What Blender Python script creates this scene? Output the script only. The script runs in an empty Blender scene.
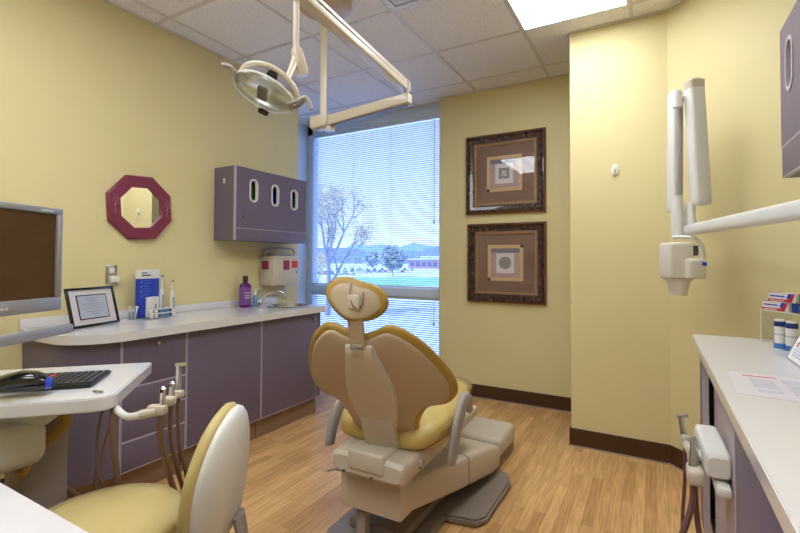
import bpy, bmesh, math, random
from mathutils import Vector, Matrix
random.seed(7)
V = Vector
COL = bpy.context.scene.collection
scene = bpy.context.scene

# ------------------------------------------------------------------ materials
def lin(c):
    c = c / 255.0
    return c / 12.92 if c <= 0.04045 else ((c + 0.055) / 1.055) ** 2.4
def rgb(r, g, b): return (lin(r), lin(g), lin(b), 1.0)

def mat(name, color, rough=0.5, metal=0.0, noise=0.0, nscale=20.0, bump=0.0, bscale=200.0, coat=0.0,
        emit=0.0, emit_color=None, trans=0.0, ior=1.45, spec=0.5, alpha=1.0, stretch=None):
    m = bpy.data.materials.new(name); m.use_nodes = True
    nt = m.node_tree; b = nt.nodes['Principled BSDF']
    b.inputs['Base Color'].default_value = color
    b.inputs['Roughness'].default_value = rough
    b.inputs['Metallic'].default_value = metal
    b.inputs['Coat Weight'].default_value = coat
    b.inputs['Coat Roughness'].default_value = 0.04
    b.inputs['Transmission Weight'].default_value = trans
    b.inputs['IOR'].default_value = ior
    b.inputs['Specular IOR Level'].default_value = spec
    b.inputs['Alpha'].default_value = alpha
    if emit:
        b.inputs['Emission Color'].default_value = emit_color or color
        b.inputs['Emission Strength'].default_value = emit
    tc = nt.nodes.new('ShaderNodeTexCoord'); src = tc.outputs['Object']
    if stretch:
        mp = nt.nodes.new('ShaderNodeMapping'); mp.inputs['Scale'].default_value = stretch
        nt.links.new(src, mp.inputs['Vector']); src = mp.outputs['Vector']
    if noise:
        n = nt.nodes.new('ShaderNodeTexNoise'); n.inputs['Scale'].default_value = nscale
        n.inputs['Detail'].default_value = 4
        nt.links.new(src, n.inputs['Vector'])
        mx = nt.nodes.new('ShaderNodeMix'); mx.data_type = 'RGBA'
        mx.inputs[6].default_value = tuple(max(0, c * (1 - noise)) for c in color[:3]) + (1,)
        mx.inputs[7].default_value = tuple(min(1, c * (1 + noise)) for c in color[:3]) + (1,)
        nt.links.new(n.outputs['Fac'], mx.inputs[0]); nt.links.new(mx.outputs[2], b.inputs['Base Color'])
    if bump:
        n2 = nt.nodes.new('ShaderNodeTexNoise'); n2.inputs['Scale'].default_value = bscale
        nt.links.new(src, n2.inputs['Vector'])
        bp = nt.nodes.new('ShaderNodeBump'); bp.inputs['Strength'].default_value = bump
        bp.inputs['Distance'].default_value = 0.002
        nt.links.new(n2.outputs['Fac'], bp.inputs['Height']); nt.links.new(bp.outputs['Normal'], b.inputs['Normal'])
    return m

M = {}
M['wall'] = mat('yellow_paint', rgb(221, 208, 156), 0.55, noise=0.03, nscale=3, bump=0.12, bscale=160)
M['purple'] = mat('purple_laminate', rgb(112, 100, 121), 0.45, noise=0.22, nscale=140)
M['edge'] = mat('pale_edge_band', rgb(188, 180, 190), 0.4, noise=.03)
M['inside'] = mat('cabinet_interior', rgb(190, 178, 182), 0.5, noise=.05)
M['toekick'] = mat('brown_toe_kick', rgb(142, 116, 96), 0.5, noise=0.06)
M['counter'] = mat('white_solid_surface', rgb(222, 219, 221), 0.16, noise=0.02, nscale=60, coat=0.3)
M['base'] = mat('brown_vinyl_base', rgb(72, 46, 26), 0.4, noise=0.12, nscale=8)
M['white'] = mat('white_plastic', rgb(226, 224, 218), 0.32, noise=0.02)
M['cream'] = mat('cream_plastic', rgb(203, 192, 174), 0.35, noise=0.03)
M['offwhite'] = mat('off_white_plastic', rgb(222, 214, 200), 0.35, noise=0.02)
M['creamdk'] = mat('beige_shell', rgb(186, 166, 140), 0.42, noise=0.04, nscale=12)
M['greyplastic'] = mat('grey_plastic', rgb(160, 152, 148), 0.4, noise=0.04)
M['greybase'] = mat('taupe_grey_plastic', rgb(136, 124, 114), 0.35, noise=0.05)
M['yellow'] = mat('yellow_upholstery', rgb(203, 178, 108), 0.33, noise=0.05, nscale=6, bump=0.2, bscale=90)
M['tan'] = mat('tan_upholstery', rgb(203, 183, 122), 0.4, noise=0.04, nscale=6, bump=.15, bscale=90)
M['gold_rim'] = mat('ochre_rim', rgb(172, 140, 64), 0.35, noise=0.08, nscale=10)
M['silver'] = mat('silver_plastic', rgb(168, 168, 176), 0.35, metal=0.5, noise=.02)
M['chrome'] = mat('chrome', rgb(215, 215, 220), 0.12, metal=1.0, noise=.01)
M['satin'] = mat('satin_reflector', rgb(232, 234, 230), 0.28, metal=.75, noise=.02)
M['steel'] = mat('brushed_steel', rgb(190, 190, 192), 0.25, metal=1.0, noise=.05, stretch=(1, 30, 1))
M['black'] = mat('black_plastic', rgb(22, 22, 26), 0.3, noise=.1)
M['black_gloss'] = mat('black_gloss', rgb(14, 14, 20), 0.12, coat=.6, noise=.05)
M['blueacc'] = mat('blue_accent', rgb(40, 70, 190), 0.25, noise=.05)
M['key'] = mat('key_caps', rgb(50, 50, 56), 0.4, noise=.1)
M['keyred'] = mat('red_key_caps', rgb(200, 50, 50), 0.4, noise=.1)
M['screen'] = mat('dark_screen', rgb(84, 58, 32), 0.3, noise=0.3, nscale=14)
M['mirror'] = mat('mirror_glass', rgb(240, 240, 240), 0.01, metal=1.0, noise=.001)
M['maroon'] = mat('maroon_painted_wood', rgb(126, 48, 74), 0.35, noise=0.22, nscale=18)
M['maroon_hi'] = mat('silver_flower_paint', rgb(176, 130, 150), 0.4, noise=.05)
M['wood_dk'] = mat('mottled_dark_frame', rgb(78, 46, 26), 0.3, noise=0.75, nscale=14, coat=.25, stretch=(1, 1, 4))
def mottled(name):
    m = mat(name, (.1, .1, .1, 1), 0.22, coat=.5); nt = m.node_tree; b = nt.nodes['Principled BSDF']
    tc = nt.nodes.new('ShaderNodeTexCoord'); n = nt.nodes.new('ShaderNodeTexNoise'); n.inputs['Scale'].default_value = 34; n.inputs['Detail'].default_value = 6; n.inputs['Roughness'].default_value = .7
    cr = nt.nodes.new('ShaderNodeValToRGB'); nt.links.new(tc.outputs['Object'], n.inputs['Vector']); nt.links.new(n.outputs['Fac'], cr.inputs[0]); nt.links.new(cr.outputs[0], b.inputs['Base Color'])
    e = cr.color_ramp.elements; e[0].position = .44; e[0].color = rgb(22, 18, 26); e[1].position = .66; e[1].color = rgb(112, 68, 40)
    x = e.new(.5); x.color = rgb(54, 36, 32)
    return m
M['wood_dk'] = mottled('mottled_copper_frame')
M['wood_lt'] = mat('copper_frame_edge', rgb(112, 70, 40), 0.35, noise=0.4, nscale=30)
M['gold'] = mat('gold_fillet', rgb(178, 145, 78), 0.35, metal=.4, noise=.2, nscale=200)
M['matboard'] = mat('brown_matboard', rgb(134, 104, 92), 0.7, noise=0.08, nscale=60)
M['ivory'] = mat('ivory_paper', rgb(214, 186, 140), 0.7, noise=.05)
M['print'] = mat('mauve_print', rgb(190, 160, 162), 0.8, noise=0.35, nscale=60)
M['printlt'] = mat('pale_print', rgb(226, 220, 222), 0.8, noise=0.06, nscale=60)
M['ink'] = mat('dark_ink', rgb(60, 46, 50), 0.8, noise=.1)
M['slate'] = mat('slate_print', rgb(126, 124, 142), 0.8, noise=.2, nscale=60)
M['glass'] = mat('picture_glass', (1, 1, 1, 1), 0.02, trans=1.0, ior=1.45, noise=.001)
def thin_glass(name, tint=(1, 1, 1, 1), refl=0.08):
    m = bpy.data.materials.new(name); m.use_nodes = True; nt = m.node_tree
    nt.nodes.clear(); o = nt.nodes.new('ShaderNodeOutputMaterial')
    mx = nt.nodes.new('ShaderNodeMixShader'); t = nt.nodes.new('ShaderNodeBsdfTransparent'); g = nt.nodes.new('ShaderNodeBsdfGlossy')
    t.inputs[0].default_value = tint; g.inputs['Roughness'].default_value = 0.01
    fr = nt.nodes.new('ShaderNodeLayerWeight'); fr.inputs[0].default_value = 0.5
    pw = nt.nodes.new('ShaderNodeMath'); pw.operation = 'POWER'; pw.inputs[1].default_value = 5
    nt.links.new(fr.outputs['Facing'], pw.inputs[0])
    ma = nt.nodes.new('ShaderNodeMath'); ma.operation = 'MULTIPLY_ADD'; ma.inputs[1].default_value = .6; ma.inputs[2].default_value = refl * .5
    nt.links.new(pw.outputs[0], ma.inputs[0]); nt.links.new(ma.outputs[0], mx.inputs[0])
    nt.links.new(t.outputs[0], mx.inputs[1]); nt.links.new(g.outputs[0], mx.inputs[2]); nt.links.new(mx.outputs[0], o.inputs[0])
    return m
M['pane'] = thin_glass('window_glass', (0.93, 0.97, 1, 1), 0.02)
M['frameglass'] = thin_glass('frame_glass', (0.97, 0.97, 0.97, 1), 0.06)
M['acrylic'] = thin_glass('clear_acrylic', (0.90, 0.92, 0.95, 1), 0.10)
M['lens'] = thin_glass('clear_lens', (0.93, 0.95, 0.97, 1), 0.12)
M['paper'] = mat('white_paper', rgb(232, 232, 238), 0.6, noise=.01)
M['sheet'] = mat('laminated_paper', rgb(222, 218, 226), 0.2, noise=.01)
M['certpaper'] = mat('grey_certificate', rgb(190, 196, 214), 0.6, noise=.05)
M['textgrey'] = mat('grey_printing', rgb(166, 168, 186), 0.7, noise=.05)
M['textred'] = mat('red_printing', rgb(196, 62, 58), 0.7, noise=.05)
M['blue'] = mat('blue_card', rgb(38, 62, 178), 0.4, noise=.08)
M['navy'] = mat('navy_card', rgb(30, 50, 110), 0.4, noise=.1)
M['ltblue'] = mat('light_blue_plastic', rgb(96, 152, 190), 0.3, noise=.05)
M['purpleliq'] = mat('violet_mouthwash', rgb(98, 26, 112), 0.12, coat=.5, noise=.15)
M['label'] = mat('violet_label', rgb(126, 74, 150), 0.4, noise=.3, nscale=40)
M['labellt'] = mat('lilac_label', rgb(196, 178, 214), 0.4, noise=.1)
M['darkcap'] = mat('dark_brown_cap', rgb(40, 24, 24), 0.3, noise=.1)
M['magenta'] = mat('magenta_sticker', rgb(150, 44, 90), 0.4, noise=.1)
M['orange'] = mat('orange_sticker', rgb(224, 86, 40), 0.4, noise=.05)
M['red'] = mat('red_card', rgb(196, 40, 52), 0.35, noise=.05)
M['green'] = mat('green_card', rgb(90, 130, 50), 0.5, noise=.3, nscale=30)
M['skyblue'] = mat('azure_card', rgb(60, 120, 190), 0.4, noise=.1)
M['hose'] = mat('taupe_hose', rgb(122, 100, 84), 0.45, noise=.05)
M['hosered'] = mat('mauve_hose', rgb(112, 78, 74), 0.4, noise=.06)
M['alu'] = mat('daylight_tinted_trim', rgb(205, 220, 242), 0.35, noise=.02)  # window metal and side wall: blue daylight put into the base colour
M['blind'] = mat('white_blind_slat', rgb(214, 222, 232), 0.4, noise=.01)
M['grid'] = mat('ceiling_grid_metal', rgb(214, 209, 204), 0.4, noise=.02)
M['lampbody'] = mat('cream_enamel', rgb(208, 196, 176), 0.3, noise=.02, coat=.2)
M['switch'] = mat('grey_switch', rgb(98, 100, 104), 0.4, noise=.05)
M['brown_glass'] = mat('smoked_shield', rgb(92, 78, 60), 0.25, noise=.2)
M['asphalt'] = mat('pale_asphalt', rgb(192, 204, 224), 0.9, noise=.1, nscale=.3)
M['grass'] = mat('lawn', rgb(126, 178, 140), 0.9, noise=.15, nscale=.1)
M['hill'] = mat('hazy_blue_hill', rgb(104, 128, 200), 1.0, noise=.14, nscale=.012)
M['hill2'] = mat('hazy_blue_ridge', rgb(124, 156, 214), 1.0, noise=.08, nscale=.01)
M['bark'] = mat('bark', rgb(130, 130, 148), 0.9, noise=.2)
M['leafgold'] = mat('autumn_leaves', rgb(214, 196, 150), 0.8, noise=.3, nscale=1.2)
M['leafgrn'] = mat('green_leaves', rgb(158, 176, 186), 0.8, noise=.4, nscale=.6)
M['brick'] = mat('pink_brick', rgb(176, 140, 156), 0.8, noise=.1, nscale=.5)
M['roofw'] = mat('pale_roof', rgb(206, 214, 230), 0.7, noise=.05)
M['winblue'] = mat('tinted_windows', rgb(70, 90, 130), 0.2, noise=.05)
M['tyre'] = mat('tyre', rgb(30, 32, 40), 0.8, noise=.05)
for n, c in (('carw', (226, 230, 238)), ('cars', (150, 160, 180)), ('carb', (70, 84, 130)), ('carr', (150, 70, 80)), ('cark', (50, 58, 80))):
    M[n] = mat('car_paint_' + n[-1], rgb(*c), 0.3, coat=.4, noise=.02)

def floor_mat():
    m = bpy.data.materials.new('oak_strip_floor'); m.use_nodes = True; nt = m.node_tree; b = nt.nodes['Principled BSDF']
    L = nt.links.new
    tc = nt.nodes.new('ShaderNodeTexCoord'); mp = nt.nodes.new('ShaderNodeMapping')
    mp.inputs['Rotation'].default_value = (0, 0, math.radians(90)); L(tc.outputs['Object'], mp.inputs['Vector'])
    br = nt.nodes.new('ShaderNodeTexBrick'); br.offset = 0.37; br.offset_frequency = 2
    br.inputs['Scale'].default_value = 1; br.inputs['Brick Width'].default_value = 0.52; br.inputs['Row Height'].default_value = 0.052
    br.inputs['Mortar Size'].default_value = 0.0008; br.inputs['Mortar Smooth'].default_value = 0.3; br.inputs['Bias'].default_value = 0
    br.inputs['Color1'].default_value = rgb(228, 186, 130); br.inputs['Color2'].default_value = rgb(198, 152, 100); br.inputs['Mortar'].default_value = rgb(174, 130, 88)
    L(mp.outputs[0], br.inputs['Vector'])
    mp2 = nt.nodes.new('ShaderNodeMapping'); mp2.inputs['Scale'].default_value = (60, 3, 1); L(tc.outputs['Object'], mp2.inputs['Vector'])
    n = nt.nodes.new('ShaderNodeTexNoise'); n.inputs['Scale'].default_value = 1.5; n.inputs['Detail'].default_value = 5; L(mp2.outputs[0], n.inputs['Vector'])
    cr = nt.nodes.new('ShaderNodeValToRGB'); cr.color_ramp.elements[0].position = .3; cr.color_ramp.elements[1].position = .7
    cr.color_ramp.elements[0].color = (.72, .66, .58, 1); cr.color_ramp.elements[1].color = (1.12, 1.1, 1.06, 1)
    L(n.outputs['Fac'], cr.inputs[0])
    mx = nt.nodes.new('ShaderNodeMix'); mx.data_type = 'RGBA'; mx.blend_type = 'MULTIPLY'; mx.inputs[0].default_value = 1
    L(br.outputs['Color'], mx.inputs[6]); L(cr.outputs[0], mx.inputs[7]); L(mx.outputs[2], b.inputs['Base Color'])
    b.inputs['Roughness'].default_value = 0.3; b.inputs['Specular IOR Level'].default_value = 0.5
    return m
M['floor'] = floor_mat()
def ceil_mat():
    m = bpy.data.materials.new('acoustic_tile'); m.use_nodes = True; nt = m.node_tree; b = nt.nodes['Principled BSDF']; L = nt.links.new
    tc = nt.nodes.new('ShaderNodeTexCoord'); n = nt.nodes.new('ShaderNodeTexNoise'); n.inputs['Scale'].default_value = 110; n.inputs['Detail'].default_value = 3
    L(tc.outputs['Object'], n.inputs['Vector'])
    cr = nt.nodes.new('ShaderNodeValToRGB'); cr.color_ramp.elements[0].position = .3; cr.color_ramp.elements[1].position = .5
    cr.color_ramp.elements[0].color = rgb(212, 208, 208); cr.color_ramp.elements[1].color = rgb(242, 239, 238)
    L(n.outputs['Fac'], cr.inputs[0]); L(cr.outputs[0], b.inputs['Base Color']); b.inputs['Roughness'].default_value = .9
    bp = nt.nodes.new('ShaderNodeBump'); bp.inputs['Strength'].default_value = .35; bp.inputs['Distance'].default_value = .003
    L(n.outputs['Fac'], bp.inputs['Height']); L(bp.outputs[0], b.inputs['Normal'])
    return m
M['ceiling'] = ceil_mat()
def emis(name, color, s):
    m = bpy.data.materials.new(name); m.use_nodes = True; nt = m.node_tree; b = nt.nodes['Principled BSDF']
    b.inputs['Base Color'].default_value = (.8, .8, .8, 1); b.inputs['Emission Color'].default_value = color
    tc = nt.nodes.new('ShaderNodeTexCoord'); w = nt.nodes.new('ShaderNodeTexWave'); w.bands_direction = 'X'
    w.inputs['Scale'].default_value = 1.55; w.inputs['Distortion'].default_value = 0
    nt.links.new(tc.outputs['Object'], w.inputs['Vector'])
    mr = nt.nodes.new('ShaderNodeMapRange'); mr.inputs['To Min'].default_value = s * .8; mr.inputs['To Max'].default_value = s * 1.15
    nt.links.new(w.outputs['Fac'], mr.inputs['Value']); nt.links.new(mr.outputs[0], b.inputs['Emission Strength'])
    return m
LAMP = 5.2
M['diffuser'] = emis('lit_diffuser', (.90, 0.945, 1.0, 1), LAMP)

# ------------------------------------------------------------------ geometry helpers
def merge(dst, src, mtx=None):
    if mtx is not None: bmesh.ops.transform(src, matrix=mtx, verts=src.verts)
    me = bpy.data.meshes.new('tmp'); src.to_mesh(me); src.free(); dst.from_mesh(me); bpy.data.meshes.remove(me)
def box(bm, c, s, bev=0.0, rot=None, seg=2):
    t = bmesh.new(); bmesh.ops.create_cube(t, size=1.0)
    bmesh.ops.scale(t, vec=V(s), verts=t.verts)
    if bev > 0:
        bev = min(bev, min(s) * 0.49)
        bmesh.ops.bevel(t, geom=t.edges[:], offset=bev, segments=seg, profile=0.5, affect='EDGES')
    mt = Matrix.Translation(V(c))
    if rot is not None: mt = mt @ (rot if isinstance(rot, Matrix) else Matrix.Rotation(rot, 4, 'Z'))
    merge(bm, t, mt)
def bx(bm, x0, x1, y0, y1, z0, z1, bev=0.0, seg=2):
    box(bm, ((x0 + x1) / 2, (y0 + y1) / 2, (z0 + z1) / 2), (abs(x1 - x0), abs(y1 - y0), abs(z1 - z0)), bev, None, seg)
def catmull(pts, n=6, closed=False):
    pts = [V(p) for p in pts]; out = []; N = len(pts)
    rng = range(N) if closed else range(N - 1)
    for i in rng:
        if closed: p0, p1, p2, p3 = pts[i - 1], pts[i], pts[(i + 1) % N], pts[(i + 2) % N]
        else: p0, p1, p2, p3 = pts[max(i - 1, 0)], pts[i], pts[i + 1], pts[min(i + 2, N - 1)]
        for k in range(n):
            t = k / n
            out.append(0.5 * ((2 * p1) + (p2 - p0) * t + (2 * p0 - 5 * p1 + 4 * p2 - p3) * t * t + (3 * p1 - p0 - 3 * p2 + p3) * t ** 3))
    if not closed: out.append(pts[-1])
    return out
def tube(bm, pts, r, seg=10, smooth=0, flat=None):
    pts = [V(p) for p in pts]; rs = r if isinstance(r, (list, tuple)) else [r] * len(pts)
    if smooth:
        n0 = len(pts); pts2 = catmull(pts, smooth)
        rs = [rs[min(int(i / smooth), n0 - 1)] * (1 - (i / smooth) % 1) + rs[min(int(i / smooth) + 1, n0 - 1)] * ((i / smooth) % 1) for i in range(len(pts2))]
        pts = pts2
    rings = []; up = None
    for i, p in enumerate(pts):
        d = (pts[min(i + 1, len(pts) - 1)] - pts[max(i - 1, 0)]).normalized()
        if up is None: up = V((0, 0, 1)) if abs(d.z) < .9 else V((1, 0, 0))
        a = d.cross(up).normalized(); b = a.cross(d).normalized(); up = b
        fa, fb = flat if flat else (1, 1)
        rings.append([bm.verts.new(p + (a * math.cos(t) * fa + b * math.sin(t) * fb) * rs[i]) for t in [2 * math.pi * k / seg for k in range(seg)]])
    skin(bm, rings)
def skin(bm, rings, cap=True):
    n = len(rings[0])
    for i in range(len(rings) - 1):
        for k in range(n):
            bm.faces.new((rings[i][k], rings[i][(k + 1) % n], rings[i + 1][(k + 1) % n], rings[i + 1][k]))
    if cap:
        bm.faces.new(rings[0][::-1]); bm.faces.new(rings[-1])
def cyl(bm, p0, p1, r0, r1=None, seg=20): tube(bm, [p0, p1], [r0, r0 if r1 is None else r1], seg)
def lathe(bm, prof, c=(0, 0, 0), seg=28, mtx=None, sx=1, sy=1):
    rings = []
    for r, z in prof:
        ring = []
        for k in range(seg):
            t = 2 * math.pi * k / seg
            p = V((r * math.cos(t) * sx, r * math.sin(t) * sy, z))
            ring.append(bm.verts.new((mtx @ p if mtx else p) + V(c)))
        rings.append(ring)
    skin(bm, rings)
def prism(bm, pts, ext, bev=0.0):
    t = bmesh.new(); vs = [t.verts.new(V(p)) for p in pts]; f = t.faces.new(vs)
    r = bmesh.ops.extrude_face_region(t, geom=[f]); nv = [g for g in r['geom'] if isinstance(g, bmesh.types.BMVert)]
    bmesh.ops.translate(t, vec=V(ext), verts=nv); bmesh.ops.recalc_face_normals(t, faces=t.faces)
    if bev: bmesh.ops.bevel(t, geom=[e for e in t.edges if abs((e.verts[0].co - e.verts[1].co).normalized().dot(V(ext).normalized())) < .5], offset=bev, segments=2, affect='EDGES')
    merge(bm, t)
def loft(bm, sections):
    rings = [[bm.verts.new(V(p)) for p in s] for s in sections]; skin(bm, rings)
def superring(c, a, b, ra, rb, n=24, e=3.0):
    """closed rounded-rectangle ring about c in the plane of unit vectors a, b"""
    out = []
    for k in range(n):
        t = 2 * math.pi * k / n; ct, st = math.cos(t), math.sin(t)
        out.append(V(c) + V(a) * (ra * math.copysign(abs(ct) ** (2 / e), ct)) + V(b) * (rb * math.copysign(abs(st) ** (2 / e), st)))
    return out
def plate(outline, holes, thick):
    """flat plate in local XY with holes, thickness along Z (0..thick), as a bmesh"""
    cu = bpy.data.curves.new('tmpc', 'CURVE'); cu.dimensions = '2D'; cu.fill_mode = 'BOTH'; cu.extrude = thick / 2
    for loop in [outline] + holes:
        s = cu.splines.new('POLY'); s.points.add(len(loop) - 1); s.use_cyclic_u = True
        for i, (x, y) in enumerate(loop): s.points[i].co = (x, y, 0, 1)
    ob = bpy.data.objects.new('tmpc', cu); COL.objects.link(ob)
    bpy.context.view_layer.update()
    dg = bpy.context.evaluated_depsgraph_get(); me = bpy.data.meshes.new_from_object(ob.evaluated_get(dg))
    bm = bmesh.new(); bm.from_mesh(me); bmesh.ops.translate(bm, vec=(0, 0, thick / 2), verts=bm.verts)
    bpy.data.objects.remove(ob); bpy.data.curves.remove(cu); bpy.data.meshes.remove(me)
    return bm
def stadium(cx, cy, w, h, n=8):
    r = w / 2; out = []
    for k in range(n + 1): t = math.pi * k / n; out.append((cx + r * math.cos(t), cy + h / 2 - r + r * math.sin(t)))
    for k in range(n + 1): t = math.pi + math.pi * k / n; out.append((cx + r * math.cos(t), cy - h / 2 + r + r * math.sin(t)))
    return out

def link(name, bm, m, parent=None, smooth=True, angle=35):
    bmesh.ops.recalc_face_normals(bm, faces=bm.faces)
    me = bpy.data.meshes.new(name); bm.to_mesh(me); bm.free()
    if smooth and len(me.polygons):
        me.polygons.foreach_set('use_smooth', [True] * len(me.polygons)); me.set_sharp_from_angle(angle=math.radians(angle))
    o = bpy.data.objects.new(name, me); COL.objects.link(o)
    if isinstance(m, str): m = M[m]
    me.materials.append(m)
    if parent is not None: o.parent = parent
    return o
def tag(o, label, cat, group=None, kind=None):
    o['label'] = label; o['category'] = cat
    if group: o['group'] = group
    if kind: o['kind'] = kind
    return o
class Thing:
    """Empty at the thing's base. Parts are given in world coordinates unless local=True."""
    def __init__(s, name, label, cat, loc, rz=0, group=None, local=False):
        s.o = bpy.data.objects.new(name, None); COL.objects.link(s.o); s.o.location = loc; s.o.rotation_euler = (0, 0, rz)
        s.o.empty_display_size = .05
        tag(s.o, label, cat, group); s.local = local; s.loc = V(loc); s.rz = rz
    def part(s, name, bm, m, parent=None, label=None, angle=35):
        if not s.local:
            bmesh.ops.translate(bm, vec=-s.loc, verts=bm.verts)
            if s.rz: bmesh.ops.rotate(bm, cent=(0, 0, 0), matrix=Matrix.Rotation(-s.rz, 3, 'Z'), verts=bm.verts)
        o = link(name, bm, m, parent or s.o, angle=angle)
        if label: o['label'] = label
        return o
def B(): return bmesh.new()
def struct(name, bm, m, parent=None):
    o = link(name, bm, m, parent)
    if parent is None: o['kind'] = 'structure'
    return o
def copy_tree(o, parent=None):
    c = o.copy(); COL.objects.link(c)
    if parent is not None: c.parent = parent
    for ch in o.children: copy_tree(ch, c)
    return c

# ------------------------------------------------------------------ key dimensions
HC = 2.783; XL = -2.876; XR = 0.80; YB = 3.909; YC = 3.21; XC = -0.494; XD = 0.077; YF = -1.6
YW = 4.0; YLE = 3.155; XJ = -3.50; XWR = -1.777
# ------------------------------------------------------------------ room
bm = B(); bx(bm, -3.7, XR + .15, YF - .15, YW + .12, -0.1, 0); struct('floor', bm, 'floor')
bm = B(); bx(bm, -3.7, XR + .15, YF - .15, YW + .12, HC, HC + .08); ceiling = struct('ceiling', bm, 'ceiling')
bm = B()
gx = [-0.765 + .648 * k for k in range(-5, 3)]; gy = [3.02 - .63 * k for k in range(-2, 8)]
for x in gx:
    if -3.6 < x < XR: bx(bm, x - .011, x + .011, YF, YW, HC - .004, HC + .001)
for y in gy:
    if YF < y < YW: bx(bm, -3.6, XR, y - .011, y + .011, HC - .0035, HC + .001)
# wall angle around the perimeter
def wa(x0, x1, y0, y1): bx(bm, x0, x1, y0, y1, HC - .006, HC + .001)
wa(XL, XL + .022, YF, YLE); wa(XC, XD + .01, YC - .022, YC); wa(XWR, XC, YB - .022, YB); wa(XC - .022, XC, YC, YB); wa(XL - .7, XWR, YW - .022, YW)
struct('ceiling_grid', bm, 'grid', ceiling)
bm = B(); bx(bm, -3.62, XL, YF, YLE, 0, HC); struct('wall_left', bm, 'wall')
bm = B(); bx(bm, -3.62, XJ, YLE, YW + .12, 0, HC); struct('wall_window_side', bm, 'alu')  # pale blue of the window light is part of this wall's colour
bm = B(); bx(bm, XWR, XC + .02, YB, YW + .12, 0, HC); struct('wall_back', bm, 'wall')
bm = B()
prism(bm, [(XC, YW + .12, 0), (XC, YC, 0), (XD, YC, 0), (XR, YC - (XR - XD), 0), (XR + .12, YC - (XR - XD), 0), (XR + .12, YW + .12, 0)], (0, 0, HC))
struct('wall_corner', bm, 'wall')
bm = B(); bx(bm, XR, XR + .12, YF, YC - (XR - XD), 0, HC); struct('wall_right', bm, 'wall')
bm = B(); bx(bm, -3.62, XR + .12, YF - .12, YF, 0, HC); struct('wall_front', bm, 'wall')
# baseboards (vinyl cove base with a little toe and a bluish sealant line)
BH = 0.115
bm = B(); bx(bm, XWR, XC, YB - .01, YB, 0, BH); bx(bm, XWR, XC, YB - .018, YB - .01, 0, .012); struct('baseboard_back', bm, 'base')
bm = B(); prism(bm, [(XC, YC, 0), (XD, YC, 0), (XD + .723, YC - .723, 0), (XD + .716, YC - .73, 0), (XD - .004, YC - .01, 0), (XC - .01, YC - .01, 0), (XC - .01, YB, 0), (XC, YB, 0)], (0, 0, BH))
struct('baseboard_corner', bm, 'base')
bm = B(); bx(bm, XL, XL + .01, YF, 1.08, 0, BH); struct('baseboard_left', bm, 'base')
bm = B(); bx(bm, XWR, XC - .01, YB - .024, YB - .018, 0, .007)
prism(bm, [(XC - .01, YC - .01, 0), (XD - .004, YC - .01, 0), (XD + .716, YC - .73, 0), (XD + .711, YC - .735, 0), (XD - .006, YC - .016, 0), (XC - .016, YC - .016, 0), (XC - .016, YB - .02, 0), (XC - .01, YB - .02, 0)], (0, 0, .007))
struct('trim_1', bm, 'greyplastic')

# window
WX0, WX1 = XJ, XWR
ZS0, ZS1, ZH = 0.866, 0.95, 2.668
win = bpy.data.objects.new('window_1', None); COL.objects.link(win); win['kind'] = 'structure'; win.location = (0, 0, 0)
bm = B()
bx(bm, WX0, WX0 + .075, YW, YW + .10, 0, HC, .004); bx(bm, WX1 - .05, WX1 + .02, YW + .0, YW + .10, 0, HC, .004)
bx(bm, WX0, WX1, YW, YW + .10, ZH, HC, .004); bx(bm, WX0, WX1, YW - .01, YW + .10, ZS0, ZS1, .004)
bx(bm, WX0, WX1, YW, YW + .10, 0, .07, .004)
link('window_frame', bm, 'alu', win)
bm = B(); bx(bm, WX0 + .05, WX1 - .03, YW + .06, YW + .068, ZS1 - .01, ZH + .01); link('pane', bm, 'pane', win)
bm = B(); bx(bm, WX0 + .05, WX1 - .03, YW + .06, YW + .068, .06, ZS0 + .01); link('pane', bm, 'pane', win)
def blind(label, z0, z1, tilt, wand):
    t = Thing('window_blind', label, 'blind', ((WX0 + WX1) / 2, YW + .03, z1), group=None)
    xa, xb = WX0 + .08, WX1 - .055
    bm = B(); z = z0 + .03; n = 0
    while z < z1 - .035:
        cs, sn = math.cos(tilt) * .0115, math.sin(tilt) * .0115
        pts = [(-cs, -sn), (0, .0018), (cs, sn)]
        vs = [[bm.verts.new((x, YW + .028 + p, z + q)) for p, q in pts] for x in (xa, xb)]
        for i in range(2): bm.faces.new((vs[0][i], vs[0][i + 1], vs[1][i + 1], vs[1][i]))
        z += .0215
    t.part('slats', bm, 'blind')
    bm = B(); bx(bm, xa, xb, YW + .012, YW + .045, z1 - .03, z1, .003); t.part('head_rail', bm, 'blind')
    bm = B(); bx(bm, xa, xb, YW + .018, YW + .04, z0 + .005, z0 + .02, .003); t.part('bottom_rail', bm, 'blind')
    for k in range(4):
        x = xa + .09 + (xb - xa - .18) * k / 3; bm = B()
        for dy in (.014, .042): tube(bm, [(x, YW + dy, z1 - .02), (x, YW + dy, z0 + .012)], .0013, 5)
        t.part('ladder_cord', bm, 'white')
    if wand:
        bm = B(); tube(bm, [(xb - .05, YW + .004, z1 - .03), (xb - .05, YW + .002, wand)], .003, 6)
        lathe(bm, [(.002, 0), (.008, .006), (.008, .03), (.003, .04)], (xb - .05, YW + .002, wand - .03), 10); t.part('pull_cord', bm, 'greyplastic')
blind('tall white mini blind over the upper window above the grey sill bar', ZS1, ZH, math.radians(-16), 1.62)
blind('short white mini blind over the lower window below the grey sill bar', .075, ZS0, math.radians(-38), .62)

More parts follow.
